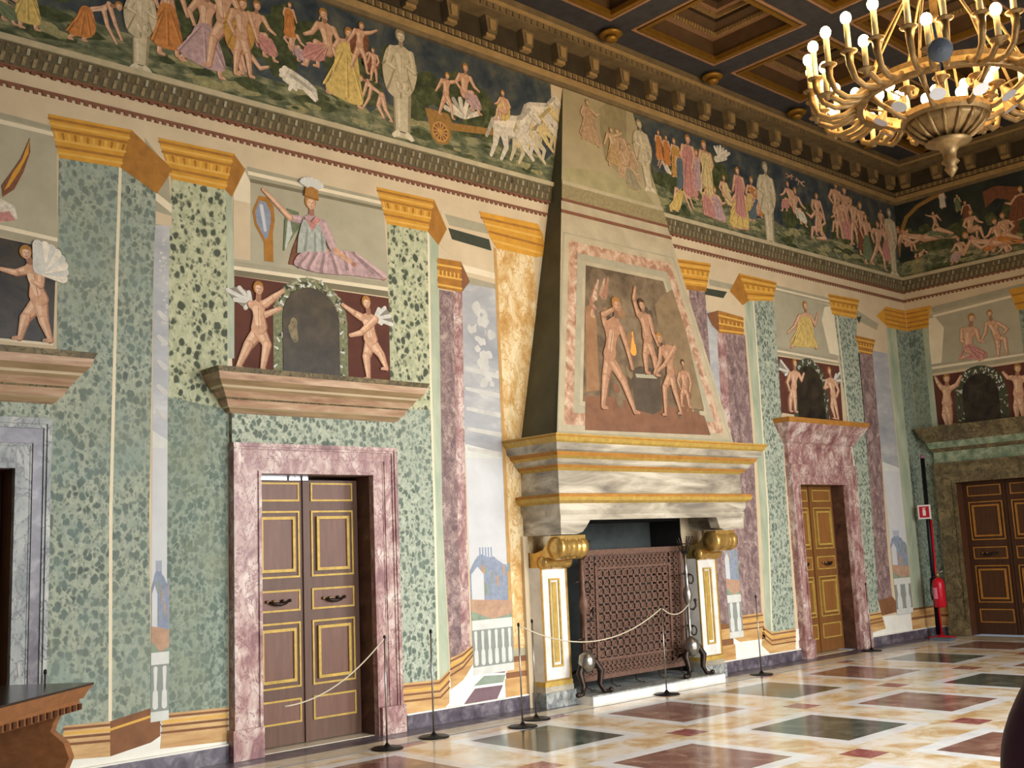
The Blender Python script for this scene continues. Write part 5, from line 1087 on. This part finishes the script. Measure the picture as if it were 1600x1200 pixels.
# ------------------------------------------------------------------ rope stanchions
st0 = None
def stanchion(x, y, label):
    global st0
    if st0 is None:
        t = thing('rope_stanchion', label, 'stanchion', (x,y,0), 'thin rope stanchions along the long wall')
        mb = MB(); mb.lathe((x,y,0), [(.145,0),(.145,.008),(.135,.013),(.04,.018),(.022,.035),(.011,.05)], BLK, 28); mb.build('base', t)
        mb = MB(); mb.lathe((x,y,0), [(.008,.05),(.008,.97)], STEEL, 10); mb.build('pole', t)
        mb = MB(); mb.lathe((x,y,0), [(.011,.955),(.013,.97),(.011,.985),(.004,.99)], BLK, 10); mb.build('tip', t); st0 = t
    else: t = copy_tree(st0); t.location = (x,y,0); t['label'] = label
    return Vector((x, y, .965))
sp_ = [on(605,1170,2,0), on(678,1152,2,0), on(838,1124,2,0), on(1042,1085,2,0), on(1190,1054,2,0), on(1362,1017,2,0)]
sl_ = ['thin rope stanchion in front of the right jamb of the main double door', 'thin rope stanchion standing before the pale green painted pilaster', 'thin rope stanchion at the left foot of the fireplace',
       'thin rope stanchion in front of the middle of the hearth', 'thin rope stanchion right of the fireplace, before the violet painted pilaster', 'thin rope stanchion right of the second door']
tops = [stanchion(q.x, q.y, l) for q, l in zip(sp_, sl_)]
tA = stanchion(2.86, -.62, 'thin rope stanchion behind the wooden table at the lower left'); 
q = on(828,1126,2,0); tB = stanchion(q.x-.3, q.y-.22, 'second stanchion pole close against the one at the left foot of the fireplace')
def cord(a, b_, sag, label):
    mb = MB(); n = 18; mb.tube([a.lerp(b_, i/n)-Vector((0,0,sag*4*(i/n)*(1-i/n))) for i in range(n+1)], .0065, COV, 6); o = mb.build('barrier_rope'); tag(o, label, 'rope', 'barrier ropes'); return o
cord(tB, tops[3], .26, 'thin pale barrier rope sagging across the fireplace opening'); cord(tops[3], p2+Vector((.05,.03,-p2.z+1.0)), .12, 'short thin rope from the hearth stanchion to the right andiron')
cord(Vector((4.75,-.75,.5)), tops[0]-Vector((0,0,0)), .12, 'thin pale barrier rope sagging in front of the main double door')

# ------------------------------------------------------------------ fire extinguisher and its stand
EX, EY = 17.0, 0
e0 = on(1464,985,0,EX); EY = e0.y-.02
t = thing('extinguisher_stand', 'tall black and red post with a red extinguisher sign in the far corner', 'sign stand', (EX,EY,0))
mb = MB(); mb.lathe((EX,EY-.05,0), [(.22,0),(.22,.02),(.05,.035),(.02,.06)], RED, 24); mb.build('base', t)
q = on(1441,716,0,EX); mb = MB(); mb.tube([(EX,EY,.05),(EX,q.y,q.z)], .035, BLK, 12); mb.tube([(EX,EY-.055,.05),(EX,EY-.05,.62),(EX,on(1452,812,0,EX).y-.03,on(1452,812,0,EX).z)], .017, RED, 10); mb.build('post', t)
mb = MB(); mb.sphere((EX,q.y,q.z+.02), .04, paint('lilac_cap', S(140,96,120), .1, 5), 10); mb.build('cap', t)
g = on(1444,800,0,EX-.06); SGP = Plane((EX-.05, g.y, g.z), (0,-1,0), (0,0,1))
mb = MB(); mb.box(SGP, -.11, .11, -.115, .115, 0, .008, SGW); sg = mb.build('sign', t)
mb = MB(); mb.box(SGP, -.085, .085, -.09, .09, .008, .01, RED)
mb.lay(SGP, [(0,0)]*0 or [(-.025,-.06),(.025,-.06),(.028,.02),(.012,.045),(-.012,.045),(-.028,.02)], SGW) if False else mb.prism(SGP, [(-.025,-.06),(.025,-.06),(.028,.02),(.012,.045),(-.012,.045),(-.028,.02)], .01, .012, SGW)
mb.prism(SGP, [(-.03,.05),(.01,.05),(.035,.07),(-.02,.066)], .01, .012, SGW); mb.build('pictogram', sg)
a = on(1468,949,0,EX-.15); b_ = on(1470,902,0,EX-.15); cx_, cz0, cz1 = EX-.15, a.z, b_.z
yy = a.y-.02
t = thing('fire_extinguisher', 'red fire extinguisher hanging on the post in the far corner', 'fire extinguisher', (cx_,yy,cz0))
mb = MB(); mb.lathe((cx_,yy,0), [(.075,cz0),(.095,cz0+.02),(.095,cz1-.1),(.08,cz1-.04),(.03,cz1)], RED, 20); mb.build('cylinder', t)
mb = MB(); mb.lathe((cx_,yy,0), [(.028,cz1),(.028,cz1+.05),(.018,cz1+.07)], BRS, 12); mb.tube([(cx_,yy-.09,cz1+.1),(cx_,yy,cz1+.06),(cx_,yy+.02,cz1+.05)], .01, STEEL, 6); mb.build('valve', t)
mb = MB(); mb.tube([(cx_,yy+.03,cz1+.03),(cx_,yy+.12,cz1-.02),(cx_-.02,yy+.13,cz1-.25),(cx_-.03,yy+.1,cz0+.12)], .014, BLK, 8); mb.build('hose', t)
mb = MB(); mb.lathe((cx_,yy,0), [(.0965,cz0+.12),(.0965,cz1-.14)], SGW, 20); 
for v in [f for f in mb.bm.verts]: pass
mb.bm.free(); mb = MB()
for i in range(6):
    a0_ = PI*.75+i*.16; mb.face([(cx_+.0965*math.cos(a0_),yy+.0965*math.sin(a0_),cz0+.14),(cx_+.0965*math.cos(a0_+.16),yy+.0965*math.sin(a0_+.16),cz0+.14),(cx_+.0965*math.cos(a0_+.16),yy+.0965*math.sin(a0_+.16),cz1-.16),(cx_+.0965*math.cos(a0_),yy+.0965*math.sin(a0_),cz1-.16)], paint('extinguisher_label', S(226,130,150), .2, 60))
mb.build('instruction_label', t)
mb = MB(); mb.box(Plane((EX-.3,EY-.12,0),(0,-1,0),(0,0,1)), -.02, .3, 0, .04, 0, .2, PLT); o = mb.build('floor_socket_box'); tag(o, 'grey low box on the floor at the foot of the extinguisher post', 'box')
# ------------------------------------------------------------------ table at the lower left
ta = Vector((-.755,-.656,0)); tb = Vector((-.656,.755,0)); T0 = on(147,1066,2,.9); TH = .9
tp = Plane(T0-Vector((0,0,0)), (1,0,0), (0,1,0))
t = thing('carved_table', 'dark topped wooden trestle table with a carved leg, lower left corner', 'table', (T0.x-.6, T0.y, 0))
TO = Vector((T0.x, T0.y, 0))
def tpt(a, b_, z): return TO+ta*a+tb*b_+Vector((0,0,z))
def hexa(mb, a0, a1, b0, b1, z0, z1, m_, o=0):
    A = [tpt(a,b_,z0) for a, b_ in ((a0+o,b0+o),(a1-o,b0+o),(a1-o,b1-o),(a0+o,b1-o))]; B = [tpt(a,b_,z1) for a, b_ in ((a0,b0),(a1,b0),(a1,b1),(a0,b1))]
    for i in range(4): j = (i+1) % 4; mb.face([A[i],A[j],B[j],B[i]], m_)
    mb.face(A[::-1], m_); mb.face(B, m_)
mb = MB(); hexa(mb, 0, 2.2, 0, .78, .885, .9, TBT); hexa(mb, .004, 2.196, .004, .776, .865, .885, TBW, .008); hexa(mb, .02, 2.18, .02, .76, .8, .865, TBW, .03); hexa(mb, .07, 2.1, .07, .71, .72, .8, TBW)
for i in range(26): hexa(mb, .06+i*.08, .1+i*.08, .055, .07, .725, .765, WDD)
mb.build('tabletop', t)
for a_ in (.18, 1.9):
    pts = [(0,.72),(.06,.72),(.1,.66),(.12,.6),(.02,.52),(-.02,.42),(.04,.28),(.13,.2),(.08,.12),(-.02,.1),(-.04,0),(.3,0),(.34,.08),(.39,.14)]
    full = [(b_+.08, z) for b_, z in pts]+[(.78-b_-.08, z) for b_, z in pts[::-1] if True]
    mb = MB(); n = len(full); A = [mb.bm.verts.new(tpt(a_-.035, b_, z)) for b_, z in full]; B = [mb.bm.verts.new(tpt(a_+.035, b_, z)) for b_, z in full]; k = mb.mi(TBW)
    for i in range(n): j = (i+1) % n; mb.bm.faces.new((A[i],A[j],B[j],B[i])).material_index = k
    mb.bm.faces.new(A[::-1]).material_index = k; mb.bm.faces.new(B).material_index = k
    mb.build('trestle_leg', t)
mb = MB(); hexa(mb, .2, 1.9, .36, .42, .2, .32, TBW); mb.build('stretcher', t)
# ------------------------------------------------------------------ chandelier
CC = on(1474,152,1,-5.0); cx, cyy, cz = CC
CH = thing('chandelier', 'large brass chandelier with many lit candle bulbs hanging in the middle of the room', 'chandelier', (cx,cyy,CZ))
Rm = 124/1684*(CC-CAM).dot(FW); pxm = (CC-CAM).dot(FW)/1684
Pt = lambda r, a, z: (cx+r*math.cos(a), cyy+r*math.sin(a), cz+z)
def ringm(r, z, prof, m_, n=56):
    mb = MB(); rs = []
    for i in range(n):
        a = 2*PI*i/n; rs.append([mb.bm.verts.new(Pt(r+dr, a, z+dz)) for dr, dz in prof])
    k = mb.mi(m_)
    for i in range(n):
        for j in range(len(prof)):
            f = mb.bm.faces.new((rs[i][j], rs[(i+1) % n][j], rs[(i+1) % n][(j+1) % len(prof)], rs[i][(j+1) % len(prof)])); f.material_index = k; f.smooth = False
    return mb
ringm(Rm, 0, [(-.02,-.03),(.03,-.03),(.05,0),(.04,.05),(.05,.09),(-.01,.09),(-.02,.04)], BRS).build('main_ring', CH)
Rs = Rm*.48; zl = -.19
ringm(Rs, zl, [(-.02,-.02),(.02,-.03),(.04,0),(.03,.05),(-.02,.05)], BRS, 40).build('lower_ring', CH)
mb = MB(); mb.lathe((cx,cyy,cz), [(Rs,zl-.01),(Rs*.92,zl-.06),(Rs*.7,zl-.13),(Rs*.42,zl-.185),(Rs*.3,zl-.2)], BRS, 30); 
for i in range(16):
    a = 2*PI*i/16; mb.tube([Pt(Rs*1.0,a,zl-.01),Pt(Rs*.88,a,zl-.085),Pt(Rs*.66,a,zl-.155),Pt(Rs*.34,a,zl-.21)], [.012,.02,.016,.008], BRS, 6)
mb.build('bowl', CH)
mb = MB(); mb.lathe((cx,cyy,cz), [(.17,zl-.2),(.19,zl-.215),(.1,zl-.24),(.06,zl-.3),(.05,zl-.36),(.075,zl-.39),(.04,zl-.42),(.055,zl-.45),(.03,zl-.49),(.008,zl-.52)], BRS, 20); mb.build('finial', CH)
mb = MB(); mb.lathe((cx,cyy,cz), [(.02,zl-.1),(.05,zl),(.09,zl+.1),(.05,zl+.2),(.035,.4),(.07,.5),(.035,.6),(.03,1.1),(.06,1.2),(.03,1.3),(.02,CZ-cz-.15),(.1,CZ-cz-.1),(.12,CZ-cz)], BRS, 16); mb.build('stem', CH)
for i in range(8):
    a = 2*PI*i/8+.2; mb = MB(); mb.tube([Pt(Rm,a,.05),Pt(Rm*.75,a,.5),Pt(Rm*.35,a,.95),Pt(.04,a,1.2)], .012, BRS, 6); mb.build('chain', CH)
    mb = MB(); mb.tube([Pt(Rs,a,zl),Pt(Rs*1.25,a,zl+.01),Pt(Rm*.85,a,-.08),Pt(Rm,a,-.0)], [.03,.022,.022,.03], BRS, 8); mb.build('scroll_rib', CH)
arm0 = None
NA = 26; Ro = 197*pxm
def arm_shape(r0, r1, z1, hc):
    """arm, cup, candle and bulb lying along +X from the centre"""
    e = thing('x', 'x', 'x', (cx,cyy,cz)); del e['label']; del e['category']; e.name = 'arm_assembly'
    mb = MB(); q = [(r0,.02),(r0+(r1-r0)*.3,-.045),(r0+(r1-r0)*.62,-.06),(r0+(r1-r0)*.88,-.01),(r1,z1*.5),(r1,z1)]
    mb.tube([(cx+r, cyy, cz+z) for r, z in q], [.022,.02,.02,.02,.024,.03], BRS, 8); arm = mb.build('arm'); arm.parent = None
    bpy.data.objects.remove(e)
    return arm
def arm_set(k, n, r0, r1, z1, hc, parent, off=0, tilt=0, first=[None]):
    """one arm with its cup, candle and bulb; the meshes are shared by turned copies"""
    proto = None
    for i in range(n):
        a = 2*PI*(i+off)/n
        if proto is None:
            def lc(*q): return q
            mb = MB(); q = [(r0,.02),(r0+(r1-r0)*.3,-.045),(r0+(r1-r0)*.62,-.06),(r0+(r1-r0)*.88,-.01),(r1,z1*.5),(r1,z1)]
            mb.tube([(r, 0, z) for r, z in q], [.03,.026,.024,.024,.03,.036], BRS, 8); arm = mb.build('arm')
            mb = MB(); mb.lathe((r1,0,z1), [(.02,-.04),(.03,-.01),(.065,.004),(.07,.012),(.03,.014)], BRS, 14); c = mb.build('candle_cup')
            mb = MB(); mb.lathe((r1,0,z1), [(.024,.014),(.024,hc)], CND_, 10); d = mb.build('candle')
            mb = MB(); mb.sphere((r1,0,z1+hc+.05), .045, BULB, 12, (1,1,1.15)); b = mb.build('bulb')
            for o in (c, d, b): o.parent = arm
            proto = arm
        else:
            arm = proto.copy(); C.objects.link(arm)
            for ch in list(proto.children): c2 = ch.copy(); C.objects.link(c2); c2.parent = arm
        arm.parent = parent; arm.matrix_parent_inverse = Matrix.Identity(4)
        arm.location = (0, 0, cz-CZ); arm.rotation_euler = (0, 0, a)
arm_set(0, NA, Rm+.02, Ro, .2, .25, CH); arm_set(1, NA//2, Rm, Ro*.97, .0, .2, CH, .25)
arm_set(2, 9, Rs*.98, Rs*1.3, .0, .12, CH, .1)
for ch in [o for o in CH.children if o.name.startswith('arm')]:
    pass
for i in range(10):
    a = 2*PI*i/10+.35; mb = MB(); r = Rm*.78; z = -.16
    c = Vector(Pt(r, a, z)); d = Vector((math.cos(a)*.45, math.sin(a)*.45, -.85)).normalized(); u = d.orthogonal().normalized(); w = d.cross(u)
    pr = [(.018,-.1),(.03,-.06),(.062,0),(.064,.008)]; rg = [[mb.bm.verts.new(c+d*h+(u*math.cos(2*PI*j/14)+w*math.sin(2*PI*j/14))*rr) for j in range(14)] for rr, h in pr]
    k1, k2 = mb.mi(BRS), mb.mi(REFL)
    for s in range(3):
        for j in range(14): f = mb.bm.faces.new((rg[s][j], rg[s][(j+1) % 14], rg[s+1][(j+1) % 14], rg[s+1][j])); f.material_index = k1
    mb.bm.faces.new(rg[-1]).material_index = k2
    mb.tube([c-d*.1, Vector(Pt(Rm*.9, a, -.04))], .008, BRS, 6); mb.build('spotlight', CH)
q = on(1469,78,1,-5.0-Rm*.85); mb = MB(); d = (CAM-q).normalized(); u = d.orthogonal().normalized(); w = d.cross(u)
rg = [[mb.bm.verts.new(q+d*h+(u*math.cos(2*PI*j/20)+w*math.sin(2*PI*j/20))*rr) for j in range(20)] for rr, h in ((.05,-.1),(.085,-.03),(.09,.0),(.07,.025),(.035,.03),(.02,.045))]
for s in range(5):
    for j in range(20): f = mb.bm.faces.new((rg[s][j], rg[s][(j+1) % 20], rg[s+1][(j+1) % 20], rg[s+1][j])); f.material_index = mb.mi(PLT); f.smooth = True
mb.bm.faces.new(rg[-1]); mb.bm.faces.new(rg[0][::-1])
mb.tube([q-d*.05, q-d*.1-Vector((0,0,.16)), Vector((q.x, q.y+.03, cz+.06))], .012, PLT, 6); mb.build('loudspeaker', CH)  # round grey loudspeaker mounted on the chandelier
# ------------------------------------------------------------------ person at the right edge
def person():
    d0 = ray(1722, 1120); hd_ = Vector((d0.x, d0.y, 0)).normalized(); base = Vector((CAM.x, CAM.y, 0))+hd_*2.55
    t = thing('person', 'person in a burgundy jacket standing at the right edge, only one arm in view', 'person', base)
    fwd = Vector((hd_.x, hd_.y, 0)); right = Vector((fwd.y, -fwd.x, 0)); off = right*.13
    def P3(r, f, z): return base+off+right*r+fwd*f+Vector((0,0,z))
    def skin(name, verts, edges, rad, m_, parent, sub=2):
        me = bpy.data.meshes.new(name); me.from_pydata([P3(*v) for v in verts], edges, []); o = bpy.data.objects.new(name, me); C.objects.link(o); me.materials.append(m_)
        s = o.modifiers.new('skin', 'SKIN'); s.use_smooth_shade = True
        for i, v in enumerate(me.skin_vertices[0].data): r = rad[i]; v.radius = r if isinstance(r, tuple) else (r, r)
        me.skin_vertices[0].data[0].use_root = True
        b = o.modifiers.new('sub', 'SUBSURF'); b.levels = b.render_levels = sub; child(o, parent); return o
    vb = [(0,0,.95),(0,.0,1.1),(0,.01,1.28),(0,.0,1.42),(0,.01,1.5),(0,.03,1.57),(0,.035,1.66),
          (.1,0,.9),(.11,.03,.5),(.11,-.02,.09),(.12,.14,.04),(-.1,0,.9),(-.11,.05,.5),(-.11,0,.09),(-.12,.16,.04),
          (.18,0,1.4),(.24,-.03,1.14),(.24,.08,.9),(.24,.11,.82),(-.18,0,1.4),(-.24,-.03,1.14),(-.25,.08,.9),(-.25,.11,.82)]
    eb = [(0,1),(1,2),(2,3),(3,4),(4,5),(5,6),(0,7),(7,8),(8,9),(9,10),(0,11),(11,12),(12,13),(13,14),(3,15),(15,16),(16,17),(17,18),(3,19),(19,20),(20,21),(21,22)]
    rb = [.15,.13,.15,.13,.055,.07,.085,.085,.06,.045,.04,.085,.06,.045,.04,.06,.045,.032,.034,.06,.045,.032,.034]
    body = skin('body', vb, eb, rb, FLE, t)
    for s in (1, -1):
        bx, bf, bz = (.24 if s > 0 else -.25), .11, .81
        for k, (ox, L) in enumerate(((-.028,.075),(-.009,.085),(.01,.08),(.028,.062))):
            skin('finger', [(bx,bf-.0,bz+.01),(bx+ox*.3,bf+ox,bz-.03),(bx+ox*.3+.004,bf+ox+.012,bz-.03-L*.5),(bx-s*.012,bf+ox+.016,bz-.03-L)], [(0,1),(1,2),(2,3)], [.012,.010,.009,.007], FLE, body, 1)
        skin('thumb', [(bx,bf,bz+.03),(bx-s*.01,bf+.04,bz),(bx-s*.012,bf+.055,bz-.035)], [(0,1),(1,2)], [.013,.011,.008], FLE, body, 1)
    skin('jacket', [(0,0,.86),(0,0,1.05),(0,.01,1.26),(0,0,1.4),(0,.0,1.47),(.17,0,1.41),(.25,-.02,1.26),(.265,-.02,1.12),(.27,.07,.9),(-.17,0,1.41),(-.255,-.02,1.28),(-.275,-.03,1.12),(-.27,.07,.9)],
         [(0,1),(1,2),(2,3),(3,4),(3,5),(5,6),(6,7),(7,8),(3,9),(9,10),(10,11),(11,12)], [(.19,.15),(.175,.145),(.18,.15),(.15,.11),(.075,.07),.085,.075,.066,.05,.085,.075,.066,.05], JKT, t)
    skin('trousers', [(0,0,.96),(.1,0,.86),(.11,.03,.5),(.11,-.01,.12),(-.1,0,.86),(-.11,.05,.5),(-.11,.0,.12)], [(0,1),(1,2),(2,3),(0,4),(4,5),(5,6)], [.155,.105,.085,.075,.105,.085,.075], TRS, t)
    skin('hair', [(0,-.0,1.64),(0,-.02,1.72),(0,-.03,1.66),(0,-.05,1.58)], [(0,1),(1,2),(2,3)], [.07,.075,.08,.045], PHR, t)
    mb = MB(); c = P3(0,.12,1.64); mb.sphere(P3(0,.128,1.63), .016, FLE, 8, (1,1,1.6))
    for s in (-1, 1): mb.sphere(P3(s*.032,.112,1.665), .012, SGW, 8); mb.sphere(P3(s*.032,.121,1.665), .006, BLK, 8); mb.sphere(P3(s*.09,.03,1.64), .022, FLE, 8, (.6,.6,1.4))
    mb.tube([P3(-.025,.115,1.595),P3(0,.122,1.592),P3(.025,.115,1.595)], .005, TS, 6); mb.build('face', t)
    for s in (-1, 1): skin('shoe', [(s*.11,-.04,.05),(s*.115,.06,.045),(s*.12,.17,.035)], [(0,1),(1,2)], [.05,.05,.042], SHO, t, 1)
    return t
person()

# ------------------------------------------------------------------ light, sky, camera
def area(name, loc, rot, sx, sy_, e, col):
    l = bpy.data.lights.new(name, 'AREA'); l.shape = 'RECTANGLE'; l.size = sx; l.size_y = sy_; l.energy = e; l.color = col; l.spread = math.radians(118)
    o = bpy.data.objects.new(name, l); C.objects.link(o); o.location = loc; o.rotation_euler = rot; return o
WP = 280
for a, b_ in WIN: area('window_daylight', ((a+b_)/2, OWY-.1, 2.7), (PI/2-.42, 0, 0), b_-a, 3.4, WP, (.95,.975,1))
pl = bpy.data.lights.new('chandelier_glow', 'POINT'); pl.energy = 235; pl.color = (1,.68,.34); pl.shadow_soft_size = .9
o = bpy.data.objects.new('chandelier_glow', pl); C.objects.link(o); o.location = (cx, cyy, cz+.75)
w = bpy.data.worlds.new('sky'); bpy.context.scene.world = w; w.use_nodes = True; bg = w.node_tree.nodes['Background']; bg.inputs[0].default_value = (.8,.88,1,1); bg.inputs[1].default_value = .22
cd = bpy.data.cameras.new('camera'); co = bpy.data.objects.new('camera', cd); bpy.context.scene.collection.objects.link(co)
cd.sensor_width = 36; cd.sensor_fit = 'HORIZONTAL'; cd.lens = 36*FPX/1600; cd.clip_start = .05; cd.clip_end = 100
M = Matrix((RT, UP, -FW)).transposed().to_4x4(); M.translation = CAM; co.matrix_world = M
sc = bpy.context.scene; sc.camera = co
sc.view_settings.view_transform = 'Standard'; sc.view_settings.look = 'None'; sc.view_settings.gamma = 1; sc.view_settings.exposure = 0; sc.view_settings.use_curve_mapping = False
